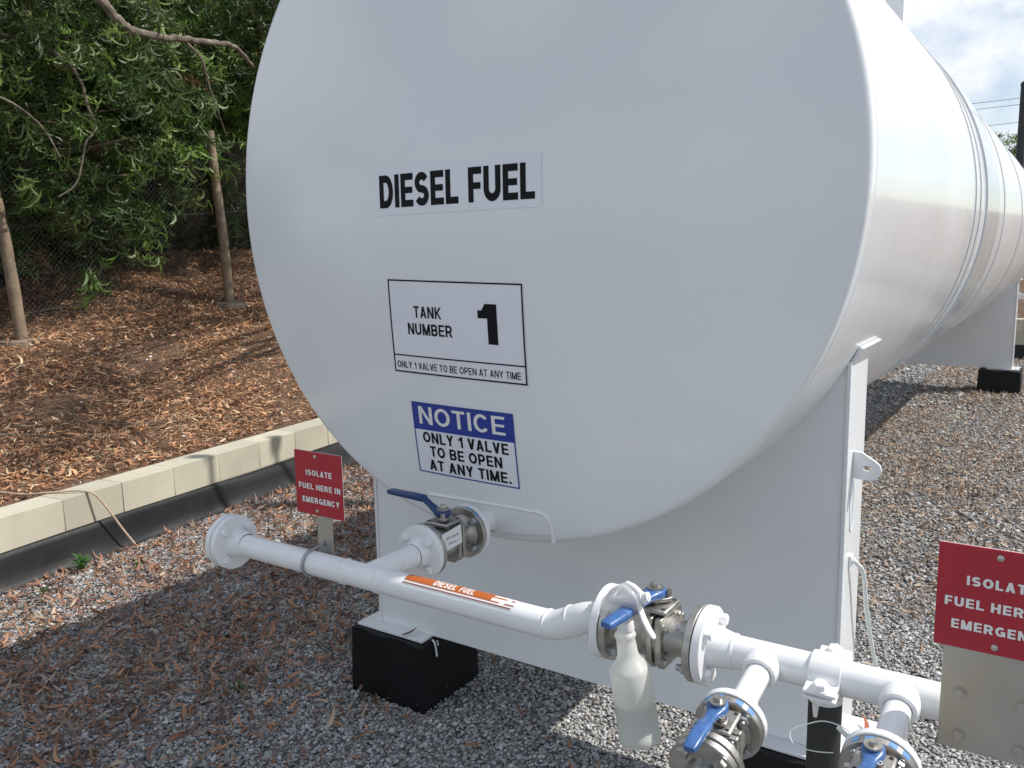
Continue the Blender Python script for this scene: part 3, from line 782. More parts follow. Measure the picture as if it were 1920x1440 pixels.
mb.tube(pts, .0038, 10); mb.hexbolt((ux, .010, Z1 - 1.091 + .037), (0, 1, 0), .007, .008); mb.hexbolt((ux, .0025, Z1 - 1.091 + .037), (0, -1, 0), .006, .006)
mb.build('u_bolt', GALV, s1)
s2 = warning_sign(1.2325, 1.3965, 1.1415, 1.3045, -.580, 'red isolate fuel sign on a wide bolted bracket, cut off at the right edge', .0, strip=(1.246, 1.384, .974))
cx2 = (1.2325 + 1.3965) / 2
for (x, z) in ((1.272, 1.067), (1.354, 1.068), (1.274, .998), (1.355, .997)):
    mb = MB(); mb.hexbolt((x - cx2, .0036, z - 1.1415), (0, -1, 0), .0078, .0075); mb.build('bolt', ALU, s2)

# ------------------------------------------------------------------ spray bottle
bt = empty('spray_bottle', (.7575, -.618, .8425), 0, 'half full milky spray bottle hooked over the blue valve handle', 'bottle')
bt.rotation_euler = (0, math.radians(-9), 0)
mb = MB()
bp = [(0, 0), (.034, 0), (.0385, .003), (.0395, .008), (.0395, .017), (.0386, .0185), (.0386, .06), (.0388, .10), (.0390, .137), (.0380, .1415), (.0355, .145), (.0285, .154), (.0222, .162), (.0200, .167), (.0190, .173), (.0180, .190), (.0172, .199), (.0194, .2015), (.0204, .2050), (.0190, .2090), (.0145, .212), (.0130, .218)]
mb.lathe(bp, (0, 0, 0), 'Z', 40); mb.build('bottle_body', BOTTLE, bt, ang=60)
mb = MB(); mb.lathe([(0, .003), (.032, .003), (.0368, .006), (.0372, .06), (.0372, .080), (0, .080)], (0, 0, 0), 'Z', 32); mb.build('liquid', LIQ, bt, ang=60)
hdp = bt
_n0 = len(bt.children)
hd = MB(); hd.lathe([(.0150, .229), (.0155, .231), (.0155, .246), (.012, .249), (0, .249)], (0, 0, 0), 'Z', 28)
cap = hd.build('collar', WPLAS, hdp)
# shroud: arched hood, built as a swept half shell in the local x-z plane
def hood(y): return
arc = [(-.052, .262), (-.050, .275), (-.042, .291), (-.028, .305), (-.010, .314), (.006, .318), (.016, .312), (.026, .302), (.032, .292), (.034, .280)]
vs = []; fs = []
for (x, z) in arc:
    for yy, dz in ((-.017, -.006), (-.015, -.001), (-.008, .0015), (0, .002), (.008, .0015), (.015, -.001), (.017, -.006)):
        vs.append((x, yy, z + dz))
n_ = 7
for i in range(len(arc) - 1):
    for j in range(n_ - 1): fs.append((i * n_ + j, i * n_ + j + 1, (i + 1) * n_ + j + 1, (i + 1) * n_ + j))
# side cheeks down to the collar
for side in (0, n_ - 1):
    yb = -.017 if side == 0 else .017
    base = len(vs)
    for (x, z) in arc: vs.append((max(-.050, min(.020, x * .8)), yb * .95, .258 if x < .03 else .27))
    for i in range(len(arc) - 1): fs.append((i * n_ + side, (i + 1) * n_ + side, base + i + 1, base + i))
mb = MB(); mb.add(vs, fs); sh = mb.build('shroud', SHROUD, bt, ang=50)
md = sh.modifiers.new('shell', 'SOLIDIFY'); md.thickness = .0015
mb = MB(); mb.box((-.006, 0, .262), (.030, .016, .026)); mb.tube([(-.030, 0, .284), (.022, 0, .287)], .0085, 16); mb.box((-.002, 0, .275), (.014, .012, .03)); mb.build('pump', WPLAS, bt, bevel=.002)
mb = MB(); mb.tube([(.006, 0, .319), (.018, 0, .313), (.028, 0, .303), (.033, 0, .292)], [.0045, .006, .007, .006], 12); mb.build('hood_front', WPLAS, hdp)
mb = MB(); mb.tube([(.020, 0, .292), (.036, 0, .294)], .0105, 20); mb.tube([(.036, 0, .294), (.047, 0, .2955)], .0085, 18); mb.tube([(.0465, 0, .2955), (.0485, 0, .2957)], .004, 12)
for j in range(18):
    a = 2 * PI * j / 18; mb.box((.029, math.cos(a) * .0105, .293 + math.sin(a) * .0105), (.012, .0012, .0012))
mb.build('nozzle', WPLAS, hdp)
mb = MB(); tr_ = [(.026, -.004, .285), (.029, -.005, .272), (.034, -.006, .255), (.041, -.007, .238), (.048, -.008, .226), (.051, -.008, .221)]
vs = []
for i, q in enumerate(tr_):
    w = (.006, .008, .0085, .008, .007, .005)[i]; th_ = (.004, .0045, .0045, .0045, .0045, .003)[i]
    for j in range(10):
        a = 2 * PI * j / 10; vs.append((q[0] + math.cos(a) * th_, q[1] + math.sin(a) * w, q[2] + math.cos(a) * th_ * .4))
fs = [(i * 10 + j, i * 10 + (j + 1) % 10, (i + 1) * 10 + (j + 1) % 10, (i + 1) * 10 + j) for i in range(5) for j in range(10)] + [tuple(range(10)), tuple(range(50, 60))]
mb.add(vs, fs); mb.build('trigger', WPLAS, hdp)

for ch in list(bt.children):
    if ch.name.split('.')[0] in ('collar', 'shroud', 'pump', 'hood_front', 'nozzle', 'trigger'): ch.location = (.004 if ch.name.startswith('collar') else .012, 0, -.0145)

# ------------------------------------------------------------------ terrain
def bank_z(x, y):
    d = np.maximum(-3.60 - .115 * y - x, 0)
    s = np.clip(.178 + .034 * (y - 2.4), .07, .30)
    return .345 + np.minimum(d, 4.6) * s + np.maximum(d - 4.6, 0) * .10
def bank(xa, xb, ya, yb, nx, ny):
    X, Y = np.meshgrid(np.linspace(0, 1, nx), np.linspace(ya, yb, ny))
    x0 = -3.48 - .13 * Y; XX = x0 + (xa - x0) * X ** 1.3
    Z = bank_z(XX, Y) + .02 * np.sin(XX * 3.1 + Y * 2.3) * np.cos(Y * 1.7 - XX)
    Z = np.where(X > .98, Z, Z)
    return XX, Y, Z
def grid_obj(name, X, Y, Z, m):
    ny, nx = X.shape
    v = np.stack([X.ravel(), Y.ravel(), Z.ravel()], 1)
    i = np.arange(ny * nx).reshape(ny, nx)
    f = np.stack([i[:-1, :-1].ravel(), i[:-1, 1:].ravel(), i[1:, 1:].ravel(), i[1:, :-1].ravel()], 1)
    return np_mesh(name, v, f, m, smooth=True)

def ground_mat(name, cols, scale, bump, bd, big=None):
    m = bpy.data.materials.new(name); m.use_nodes = True; t = m.node_tree; n = t.nodes.new; l = t.links.new; b = t.nodes['Principled BSDF']
    b.inputs['Roughness'].default_value = .9
    g = n('ShaderNodeNewGeometry')
    vo = n('ShaderNodeTexVoronoi'); vo.inputs['Scale'].default_value = scale; l(g.outputs['Position'], vo.inputs['Vector'])
    rr = n('ShaderNodeValToRGB'); rr.color_ramp.interpolation = 'LINEAR'
    els = rr.color_ramp.elements
    for i, c in enumerate(cols):
        p = i / (len(cols) - 1)
        e = els[0] if i == 0 else (els[1] if i == len(cols) - 1 else els.new(p))
        e.position = p; e.color = (*c, 1)
    sep = n('ShaderNodeSeparateColor'); l(vo.outputs['Color'], sep.inputs['Color']); l(sep.outputs['Red'], rr.inputs['Fac'])
    src = rr.outputs['Color']
    if big:
        nn = n('ShaderNodeTexNoise'); nn.inputs['Scale'].default_value = 1.1; nn.inputs['Detail'].default_value = 6; l(g.outputs['Position'], nn.inputs['Vector'])
        r2 = n('ShaderNodeValToRGB'); r2.color_ramp.elements[0].position = .42; r2.color_ramp.elements[1].position = .68; l(nn.outputs['Fac'], r2.inputs['Fac'])
        mm = n('ShaderNodeMix'); mm.data_type = 'RGBA'; l(r2.outputs['Color'], mm.inputs['Factor']); l(src, mm.inputs['A']); mm.inputs['B'].default_value = (*big, 1); src = mm.outputs['Result']
    l(src, b.inputs['Base Color'])
    bb = n('ShaderNodeBump'); bb.inputs['Strength'].default_value = bump; bb.inputs['Distance'].default_value = bd; bb.invert = True
    l(vo.outputs['Distance'], bb.inputs['Height']); l(bb.outputs['Normal'], b.inputs['Normal'])
    return m
GRAVM = ground_mat('gravel_bed', [(.05, .052, .056), (.14, .145, .15), (.22, .22, .23), (.32, .32, .32)], 60, 1.0, .012)
MULCHM = ground_mat('mulch_soil', [(.07, .036, .02), (.14, .075, .045), (.22, .13, .075)], 40, .9, .012, big=(.11, .06, .036))
X, Y = np.meshgrid(np.array([-400, -60, -12, -4.5, -2, 0, 2, 5, 12, 60, 400.]), np.array([-400, -60, -12, -4, -1, 1, 4, 8, 13, 30, 80, 400.]))
g = grid_obj('ground', X, Y, np.zeros_like(X), GRAVM); tag(g, 'grey crushed gravel yard under the tank', 'gravel', kind='structure')
XX, YY, ZZ = bank(-30, 0, -6, 24, 60, 90)
g = grid_obj('mulch_bank', XX, YY, ZZ, MULCHM); tag(g, 'brown leaf covered bank rising behind the low wall', 'bank', kind='structure')
# far bank behind the rear wall
X, Y = np.meshgrid(np.linspace(-6, 16, 40), np.linspace(13.3, 40, 40))
g = grid_obj('rear_bank', X, Y, .56 + (Y - 13.3) * .09 + .05 * np.sin(X * 2 + Y), MULCHM); tag(g, 'brown leaf covered bank beyond the far end of the tank', 'bank', kind='structure')

# ------------------------------------------------------------------ bund walls
def wallx(y): return -3.33 - .13 * y
wl = empty('block_wall', (wallx(2), 2, 0), 0, 'low cream concrete block wall along the leaf covered bank', 'wall')
def wall_parts():
    y = -2.95; k = 0; L_ = .39
    dirv = Vector((-.13, 1, 0)).normalized(); nrm = Vector((dirv.y, -dirv.x, 0))
    o = Vector((wallx(0), 0, 0)) - Vector((wallx(2), 2, 0))
    rot = Matrix.Rotation(math.atan2(dirv.y, dirv.x), 3, 'Z')
    mb = MB(); mb.box(o + dirv * 5.0 - nrm * .10 + Vector((0, 0, .085)), (16, .188, .21), rot); mb.build('footing_course', BLOCK, wl)
    mb = MB(); mb.box(o + dirv * 5.0 - nrm * .101 + Vector((0, 0, .2875)), (16, .187, .196), rot); mb.build('mortar', MORTAR, wl)
    for i in range(-7, 33):
        c = o + dirv * (.36 + .402 * i) - nrm * (.10 + random.uniform(-.002, .002)) + Vector((0, 0, .2905))
        mb = MB(); mb.box(c, (.3985, .194, .197), rot); b = mb.build('block', BLOCK, wl, bevel=.003)
wall_parts()
# black liner dressing the foot of the wall
def liner():
    ny = 170; prof = [(-.012, .192), (-.004, .196), (.006, .188), (.016, .165), (.030, .12), (.045, .075), (.062, .035), (.085, .006), (.13, -.012)]
    Yv = np.linspace(-3.0, 12.6, ny); vs = []
    for y in Yv:
        ex = .10 * max(0, min(1, (y - 1.2) / 2.0)) + .012 * math.sin(y * 3.1) + .008 * math.sin(y * 9.7 + 1)
        for i, (dx, z) in enumerate(prof):
            k = i / (len(prof) - 1)
            vs.append((wallx(y) + .004 + dx + ex * k * .9, y, z + (.006 * math.sin(y * 2.2) if i < 3 else 0)))
    p_ = len(prof); vs = np.array(vs)
    i = np.arange(ny * p_).reshape(ny, p_)
    f = np.stack([i[:-1, :-1].ravel(), i[:-1, 1:].ravel(), i[1:, 1:].ravel(), i[1:, :-1].ravel()], 1)
    o = np_mesh('wall_liner', vs, f, LINER, smooth=True)
    md = o.modifiers.new('thick', 'SOLIDIFY'); md.thickness = .003
    tag(o, 'black plastic liner strip covering the foot of the cream wall', 'liner')
liner()
# far wall
fw = empty('block_wall', (1.5, 13.1, 0), 0, 'distant block wall across the yard behind the far saddle', 'wall')
mb = MB(); mb.box((0, .1, .29), (14, .18, .62)); mb.build('footing_course', BLOCK, fw)
for i in range(-16, 17):
    for z in (.30, .50):
        mb = MB(); mb.box((i * .402 + (.2 if z > .4 else 0), .098, z), (.396, .194, .193)); mb.build('block', BLOCK, fw, bevel=.006)
mb = MB(); mb.prism([(.006, .215), (-.03, .18), (-.16, -.02), (.006, -.02)], (-7, 0, 0), (0, 1, 0), (0, 0, 1), 14); x = mb.build('wall_liner', LINER, None, smooth=False); x.location = (1.5, 13.1, 0)
tag(x, 'black plastic liner strip at the foot of the distant wall', 'liner')

# cable over the wall, earth wire, weeds
mb = MB(); pts = [(-3.95, .42, .40), (-3.75, .50, .385), (-3.60, .58, .396), (-3.50, .655, .402), (-3.435, .70, .400), (-3.395, .745, .372), (-3.365, .80, .27), (-3.335, .86, .14), (-3.30, .918, .02), (-3.29, .925, -.02)]
mb.tube(smooth_path(pts), .0065, 10); o = mb.build('cable', ROPE); tag(o, 'cream cable hanging over the cream block wall', 'cable')
mb = MB(); pts = [(.893, .52, .856), (.902, .53, .845), (.915, .57, .80), (.918, .63, .66), (.925, .72, .50), (.940, .80, .36), (.955, .90, .20), (.960, .98, .06), (.955, 1.0, -.02)]
mb.tube(smooth_path(pts), .0065, 10); o = mb.build('earth_cable', WCABLE); tag(o, 'white cable hanging from the near saddle side to the gravel', 'cable')

# ------------------------------------------------------------------ numpy leaves
def leaves(pos, dirv, nrm, length, width, curv, droop, col, K=5):
    """sickle leaves: strips of K quads; returns verts, faces, colours"""
    N = len(pos)
    side = np.cross(nrm, dirv); side /= np.linalg.norm(side, axis=1)[:, None] + 1e-9
    nrm2 = np.cross(dirv, side)
    s = np.linspace(0, 1, K + 1)
    th = curv[:, None] * (s[None] - .0)
    ds = 1 / K
    cx = np.concatenate([np.zeros((N, 1)), np.cumsum(np.cos((th[:, 1:] + th[:, :-1]) / 2) * ds, 1)], 1)
    cy = np.concatenate([np.zeros((N, 1)), np.cumsum(np.sin((th[:, 1:] + th[:, :-1]) / 2) * ds, 1)], 1)
    cz = droop[:, None] * (s ** 2)[None]
    wprof = np.array([.12] + [math.sin(PI * x ** .75) ** .8 if 0 < x < 1 else .05 for x in s[1:-1]] + [.03])
    px_ = -np.sin(th); py_ = np.cos(th)
    V = np.empty((N, K + 1, 2, 3))
    for q, sg in ((0, -1), (1, 1)):
        w = sg * wprof[None] * (width / length)[:, None] * .5
        lx = cx + px_ * w; ly = cy + py_ * w
        lz = cz + (.12 if sg > 0 else -.12) * 0 * w + np.abs(w) * .35
        P = lx[..., None] * dirv[:, None] + ly[..., None] * side[:, None] + lz[..., None] * nrm2[:, None]
        V[:, :, q] = pos[:, None] + P * length[:, None, None]
    V = V.reshape(-1, 3)
    base = (np.arange(N) * (K + 1) * 2)[:, None]
    f = []
    for i in range(K):
        f.append(np.stack([base[:, 0] + 2 * i, base[:, 0] + 2 * i + 1, base[:, 0] + 2 * i + 3, base[:, 0] + 2 * i + 2], 1))
    F = np.stack(f, 1).reshape(-1, 4)
    Cc = np.repeat(col, (K + 1) * 2, axis=0)
    return V, F, Cc
def unit(a): return a / (np.linalg.norm(a, axis=1)[:, None] + 1e-9)
def visible(P, margin=.22, near=.3):
    q = P - np.array(CC); d = q @ np.array(CF); x = 1603.1 * (q @ np.array(CR)) / np.maximum(d, .05) / 960; y = 1603.1 * (q @ np.array(CU)) / np.maximum(d, .05) / 720
    return (d > near) & (np.abs(x) < 1 + margin) & (np.abs(y) < 1 + margin)
def litter(name, pos, length, colset, label, curl=.25, weights=None):
    N = len(pos)
    a = rng.uniform(0, 2 * PI, N)
    d = unit(np.stack([np.cos(a), np.sin(a), rng.normal(0, .22, N)], 1))
    n = unit(np.stack([rng.normal(0, .65, N), rng.normal(0, .65, N), np.ones(N)], 1))
    cs = np.array(colset); ci = rng.choice(len(cs), N, p=weights); col = cs[ci] * rng.uniform(.6, 1.3, (N, 1))
    V, F, C_ = leaves(pos, d, n, length, length * rng.uniform(.10, .24, N), rng.uniform(-2.3, 2.3, N), rng.uniform(-.05, curl, N), col, K=4)
    o = np_mesh(name, V, F, LEAFD, C_); tag(o, label, 'leaf litter', kind='stuff'); return o
DRY = [(.64, .35, .18), (.52, .26, .13), (.32, .17, .09), (.76, .58, .38), (.14, .085, .055), (.58, .43, .27)]

# mulch bank litter
N = 230000
y = rng.uniform(-2.5, 11, N); d = rng.uniform(.02, 1, N) ** 1.05 * 5.6
x = -3.60 - .115 * y - d
pos = np.stack([x, y, bank_z(x, y) + .02 * np.sin(x * 3.1 + y * 2.3) * np.cos(y * 1.7 - x) + rng.uniform(.004, .03, N)], 1)
pn = np.sin(pos[:, 0] * 2.1 + 1.3 * np.sin(pos[:, 1] * 1.7)) * np.sin(pos[:, 1] * 2.6 + pos[:, 0]) + .5 * np.sin(pos[:, 0] * 6.3 + pos[:, 1] * 4.1)
pos = pos[visible(pos, .2) & (rng.uniform(-.9, 1.3, N) < pn + .75)]
litter('leaf_mulch', pos, np.exp(rng.normal(math.log(.043), .40, len(pos))), DRY, 'dry orange brown sickle leaves covering the bank behind the wall', weights=[.28, .24, .18, .10, .12, .08])
# litter on the gravel
def dens(x, y):
    left = np.clip((-.55 - x) / 1.5, 0, 1) ** .8
    wallside = np.exp(-np.abs(x - (wallx(y) + .35)) / .45)
    near = 1.05 * left + 1.9 * wallside
    right = np.where((x > -.2) & (y > 2.2), .46 + .5 * np.clip((y - 2.5) / 3, 0, 1) * np.clip(np.sin(x * 2.1 + y * 1.3) * .5 + .5, 0, 1), 0)
    return np.clip(near + right + .035, 0, 1)
N = 230000
x = rng.uniform(-4.2, 4.5, N); y = rng.uniform(-1.1, 13, N) ** 1.0
k = (x > wallx(y) + .12) & (rng.uniform(0, 1, N) < dens(x, y) * (.55 + .9 * (np.sin(x * 5.3 + 1.7 * np.sin(y * 3.1)) * np.sin(y * 4.7 + x * 2.2) * .5 + .5)))
pos = np.stack([x, y, rng.uniform(.010, .026, N)], 1)[k]; pos = pos[visible(pos, .25)]
lf = (pos[:, 0] < -.2) | (pos[:, 1] < 1.6); pr = pos[~lf]; pos = pos[lf]
litter('leaf_litter', pos, rng.uniform(.025, .08, len(pos)), [(.40, .20, .11), (.27, .14, .085), (.17, .10, .07), (.44, .32, .23), (.11, .075, .06), (.30, .23, .175)], 'dry orange leaves scattered over the grey gravel', curl=.55, weights=[.30, .26, .18, .08, .10, .08])
litter('leaf_litter', pr, rng.uniform(.025, .07, len(pr)), [(.42, .27, .17), (.34, .23, .15), (.22, .15, .11), (.50, .40, .30), (.13, .095, .075), (.36, .30, .23)], 'tan dry leaves strewn over the gravel to the right of the tank', curl=.5, weights=[.22, .22, .18, .14, .12, .12])

# ------------------------------------------------------------------ gravel stones
def stones(pos, size, col):
    N = len(pos)
    # irregular crushed stones from a jittered 12 vertex hull (icosahedron)
    t = (1 + 5 ** .5) / 2
    iv = np.array([(-1, t, 0), (1, t, 0), (-1, -t, 0), (1, -t, 0), (0, -1, t), (0, 1, t), (0, -1, -t), (0, 1, -t), (t, 0, -1), (t, 0, 1), (-t, 0, -1), (-t, 0, 1)]) / math.sqrt(1 + t * t)
    fi = np.array([(0, 11, 5), (0, 5, 1), (0, 1, 7), (0, 7, 10), (0, 10, 11), (1, 5, 9), (5, 11, 4), (11, 10, 2), (10, 7, 6), (7, 1, 8), (3, 9, 4), (3, 4, 2), (3, 2, 6), (3, 6, 8), (3, 8, 9), (4, 9, 5), (2, 4, 11), (6, 2, 10), (8, 6, 7), (9, 8, 1)])
    rad = rng.uniform(.42, 1.2, (N, 12, 1))
    sc = np.stack([rng.uniform(.7, 1.35, N), rng.uniform(.6, 1.0, N), rng.uniform(.4, .75, N)], 1)
    V = iv[None] * rad * sc[:, None]
    a = rng.uniform(0, 2 * PI, N); b = rng.normal(0, .4, N)
    ca, sa, cb, sb = np.cos(a), np.sin(a), np.cos(b), np.sin(b)
    x, y, z = V[..., 0].copy(), V[..., 1].copy(), V[..., 2].copy()
    y2 = y * cb[:, None] - z * sb[:, None]; z2 = y * sb[:, None] + z * cb[:, None]
    x3 = x * ca[:, None] - y2 * sa[:, None]; y3 = x * sa[:, None] + y2 * ca[:, None]
    V = np.stack([x3, y3, z2], 2) * size[:, None, None] + pos[:, None]
    F = (fi[None] + (np.arange(N) * 12)[:, None, None]).reshape(-1, 3)
    return V.reshape(-1, 3), F, np.repeat(col, 12, axis=0)
def gravel(name, n, xr, yr, smin, smax, label, yf=None):
    x = rng.uniform(*xr, n); y = rng.uniform(*yr, n)
    pos = np.stack([x, y, np.zeros(n)], 1); k = visible(pos, .16) & (x > wallx(y) + .10)
    if yf is not None: k &= yf(x, y)
    pos = pos[k]; m_ = len(pos)
    size = rng.uniform(smin, smax, m_) * .5 * np.exp(rng.normal(-.04, .20, m_))
    pos[:, 2] = size * rng.uniform(.1, .7, m_)
    base = rng.choice([.20, .31, .39, .47, .57], m_, p=[.12, .24, .32, .22, .10])[:, None]
    tint = np.array([1.02, 1.005, .985]) + rng.normal(0, .025, (m_, 3)); col = base * tint * rng.uniform(.85, 1.15, (m_, 1))
    # white overspray on the stones below the blind flange
    dd = np.hypot((pos[:, 0] + 2.24) / .14, (pos[:, 1] - 1.03) / .30) + rng.normal(0, .25, m_)
    w = dd < .62; col[w] = np.array([.62, .64, .66]) * rng.uniform(.6, 1.1, (w.sum(), 1))
    V, F, C_ = stones(pos, size, col)
    o = np_mesh(name, V, F, STONE, C_); tag(o, label, 'gravel', kind='stuff'); return o
gravel('gravel', 190000, (-3.6, 2.6), (-1.2, 2.6), .013, .022, 'grey crushed stones in the foreground and under the tank')
gravel('gravel', 110000, (-4.6, 5.0), (2.6, 8.0), .018, .032, 'grey crushed stones beside the tank further back')
gravel('gravel', 30000, (-5, 6.0), (8.0, 13.0), .03, .05, 'grey crushed stones at the far end of the yard')

# small weeds against the liner
def weed(loc, n, h, label):
    e = empty('weed', loc, 0, label, 'weed', 'small green weeds in the gravel')
    m_ = n; a = rng.uniform(0, 2 * PI, m_); el = rng.uniform(.2, 1.2, m_)
    d = np.stack([np.cos(a) * np.cos(el), np.sin(a) * np.cos(el), np.sin(el)], 1)
    pos = np.stack([d[:, 0] * .01, d[:, 1] * .01, rng.uniform(0, h * .7, m_)], 1)
    V, F, C_ = leaves(pos, d, unit(np.stack([-d[:, 0], -d[:, 1], np.ones(m_)], 1)), rng.uniform(.3, .6, m_) * h, rng.uniform(.1, .18, m_) * h, rng.normal(0, .3, m_), rng.uniform(-.3, 0, m_), np.array([(.06, .17, .03)]) * rng.uniform(.6, 1.5, (m_, 1)))
    np_mesh('leaf_tuft', V, F, LEAFG, C_, parent=e)
    mb = MB(); mb.tube([(0, 0, -.01), (.004, .002, h * .75)], [.003, .0015], 6); mb.build('stem', LEAFG, e)
weed((-3.215, .52, 0), 34, .13, 'largest leafy green weed at the foot of the black liner')
weed((-2.98, .72, 0), 16, .06, 'small green weed in the sunlit strip right of the largest weed')
weed((-3.06, .22, 0), 18, .06, 'small green weed in sunlit leaves in front of the black liner')
weed((-1.35, .10, 0), 16, .06, 'small green weed in the shaded gravel of the foreground')
# twigs
for (pts, lab) in (([(-5.0, .9, 0), (-4.75, 1.15, 0), (-4.5, 1.3, 0)], 'dark crooked twig lying on the left part of the leafy bank'),
                   ([(-4.55, 1.9, 0), (-4.45, 2.25, 0), (-4.2, 2.6, 0), (-4.3, 3.0, 0)], 'longer curved twig lying on the leafy bank near the wall'),
                   ([(-5.8, 3.3, 0), (-5.5, 3.6, 0), (-5.0, 3.7, 0)], 'twig lying in the middle of the leafy bank'),
                   ([(-4.9, 1.5, 0), (-4.6, 1.75, 0), (-4.5, 2.2, 0)], 'thin pale twig lying on the leafy bank')):
    pts = [(a, b, float(bank_z(np.array(a), np.array(b))) + .03) for a, b, c in pts]
    mb = MB(); sp = smooth_path(pts); mb.tube(sp, [.008 - .005 * i / len(sp) for i in range(len(sp))], 7); o = mb.build('twig', BARK); tag(o, lab, 'twig', 'twigs on the bank')
# single dry leaves on plinths
for loc, a, c, lab in (((-.72, .385, .2885), .4, (.12, .06, .04), 'curled brown leaf lying on the left plinth plate'), ((.93, .60, .2885), 1.2, (.36, .10, .05), 'reddish leaf lying on the white base plate by the right drain valve')):
    V, F, C_ = leaves(np.array([(0, 0, 0.0)]), np.array([(math.cos(a), math.sin(a), 0.1)]), np.array([(0.2, 0, 1.)]), np.array([.075]), np.array([.014]), np.array([1.3]), np.array([.15]), np.array([c]), K=8)
    o = np_mesh('dry_leaf', V, F, LEAFD, C_); o.location = loc; tag(o, lab, 'leaf')

# ------------------------------------------------------------------ fence: timber posts, mesh
FX = -7.35
def fz(y, x=FX): return float(bank_z(np.array(x), np.array(y)))
for yy, lean, lab in ((2.40, -.02, 'leaning timber fence post, nearest the left edge'), (4.93, .0, 'timber fence post standing closest to the tank')):
    z0 = fz(yy)
    e = empty('timber_post', (FX, yy, z0), 0, lab, 'post', 'timber posts along the chain link fence')
    mb = MB(); pts = [(0.0, 0, -.05), (-.02, -.02 + lean * 1, .8), (-.04, -.06 + lean * 2, 1.5), (-.05, -.09 + lean * 3, 2.05)]
    sp = smooth_path(pts, 8); mb.tube(sp, [.060 - .010 * i / len(sp) + .002 * math.sin(i * 1.7) for i in range(len(sp))], 18); mb.build('pole', TIMBER, e)
    mb = MB(); mb.lathe([(.02, .012), (.15, .014), (.20, .0), (.22, -.06)], (0, 0, 0), 'Z', 22); mb.build('concrete_footing', CONC, e)
def chain(name, o, ux, n_, h, zf, label, sp=.058, wr=.0016, parent=None):
    """diamond mesh on the vertical plane through o along ux, length n_, height h"""
    segs = []
    for sgn in (1, -1):
        for s in np.arange(-h, n_ + h, sp):
            a0, a1 = s, s + sgn * h; b0, b1 = 0., h
            # clip to 0..n_
            def clip(a0, b0, a1, b1):
                if a0 > a1: a0, b0, a1, b1 = a1, b1, a0, b0
                if a1 <= 0 or a0 >= n_: return None
                if a0 < 0: b0 = b0 + (b1 - b0) * (0 - a0) / (a1 - a0); a0 = 0
                if a1 > n_: b1 = b0 + (b1 - b0) * (n_ - a0) / (a1 - a0); a1 = n_
                return a0, b0, a1, b1
            c = clip(a0, b0, a1, b1)
            if c: segs.append(c + (sgn,))
    vs = []; fs = []
    ux = Vector(ux); nn = ux.cross(Vector((0, 0, 1))).normalized(); o = Vector(o)
    for a0, b0, a1, b1, sg in segs:
        m_ = 4
        for q in range(m_):
            pass
        k = len(vs); st = 5
        for i in range(st + 1):
            t = i / st; a = a0 + (a1 - a0) * t; b = b0 + (b1 - b0) * t
            P = o + ux * a; z = zf(a) + b
            dperp = ux * (wr * .8) * sg
            off = nn * (.002 * sg)
            P = Vector((P.x, P.y, z)) + off
            vs += [P + dperp - Vector((0, 0, wr * .6)), P - dperp + Vector((0, 0, wr * .6)), P + nn * wr * 1.6]
        for i in range(st):
            for j in range(3):
                fs.append((k + 3 * i + j, k + 3 * i + (j + 1) % 3, k + 3 * i + 3 + (j + 1) % 3, k + 3 * i + 3 + j))
    return np_mesh(name, np.array([tuple(v) for v in vs]), np.array(fs), OLDWIRE, parent=parent)
cf = empty('chain_link_fence', (FX - .10, 2, fz(2)), 0, 'chain link fence below the trees behind the timber posts', 'fence')
m_ = chain('wire_mesh', (FX - .10, -2.5, 0), (0, 1, 0), 13.0, 1.9, lambda a: fz(-2.5 + a) + .02, '')
m_.parent = cf; m_.matrix_parent_inverse = Matrix.Translation((-(FX - .10), -2, -fz(2)))
mb = MB()
for hh in (.25, 1.1, 1.93): mb.tube([(FX - .095, -2.5 + a, fz(-2.5 + a) + hh) for a in np.linspace(0, 13, 30)], .002, 5)
o = mb.build('line_wire', OLDWIRE); o.parent = cf; o.matrix_parent_inverse = Matrix.Translation((-(FX - .10), -2, -fz(2)))
# far fence
FY = 14.5
pz = .65
e = empty('fence_post', (.43, FY, pz), 0, 'dark round fence post standing behind the far end of the tank', 'post')
mb = MB(); mb.tube([(0, 0, -.1), (0, 0, 3.62)], .065, 20); mb.lathe([(.070, 3.58), (.072, 3.62), (.05, 3.65), (0, 3.66)], (0, 0, 0), 'Z', 20); mb.build('tube', DARKPOST, e)
cf2 = empty('chain_link_fence', (0, FY + .08, pz), 0, 'distant chain link fence with strands of wire above, behind the tank end', 'fence')
m2 = chain('wire_mesh', (-5, FY + .08, 0), (1, 0, 0), 14, 2.2, lambda a: pz, '', sp=.07, wr=.002)
m2.parent = cf2; m2.matrix_parent_inverse = Matrix.Translation((0, -(FY + .08), -pz))
for hh in (2.85, 3.03, 3.31, 3.41):
    mb = MB(); mb.tube([(-5, .0, hh - .12), (.43, -.01, hh), (9, 0, hh - .05)], .004, 5); mb.build('wire_strand', DARKPOST, cf2)

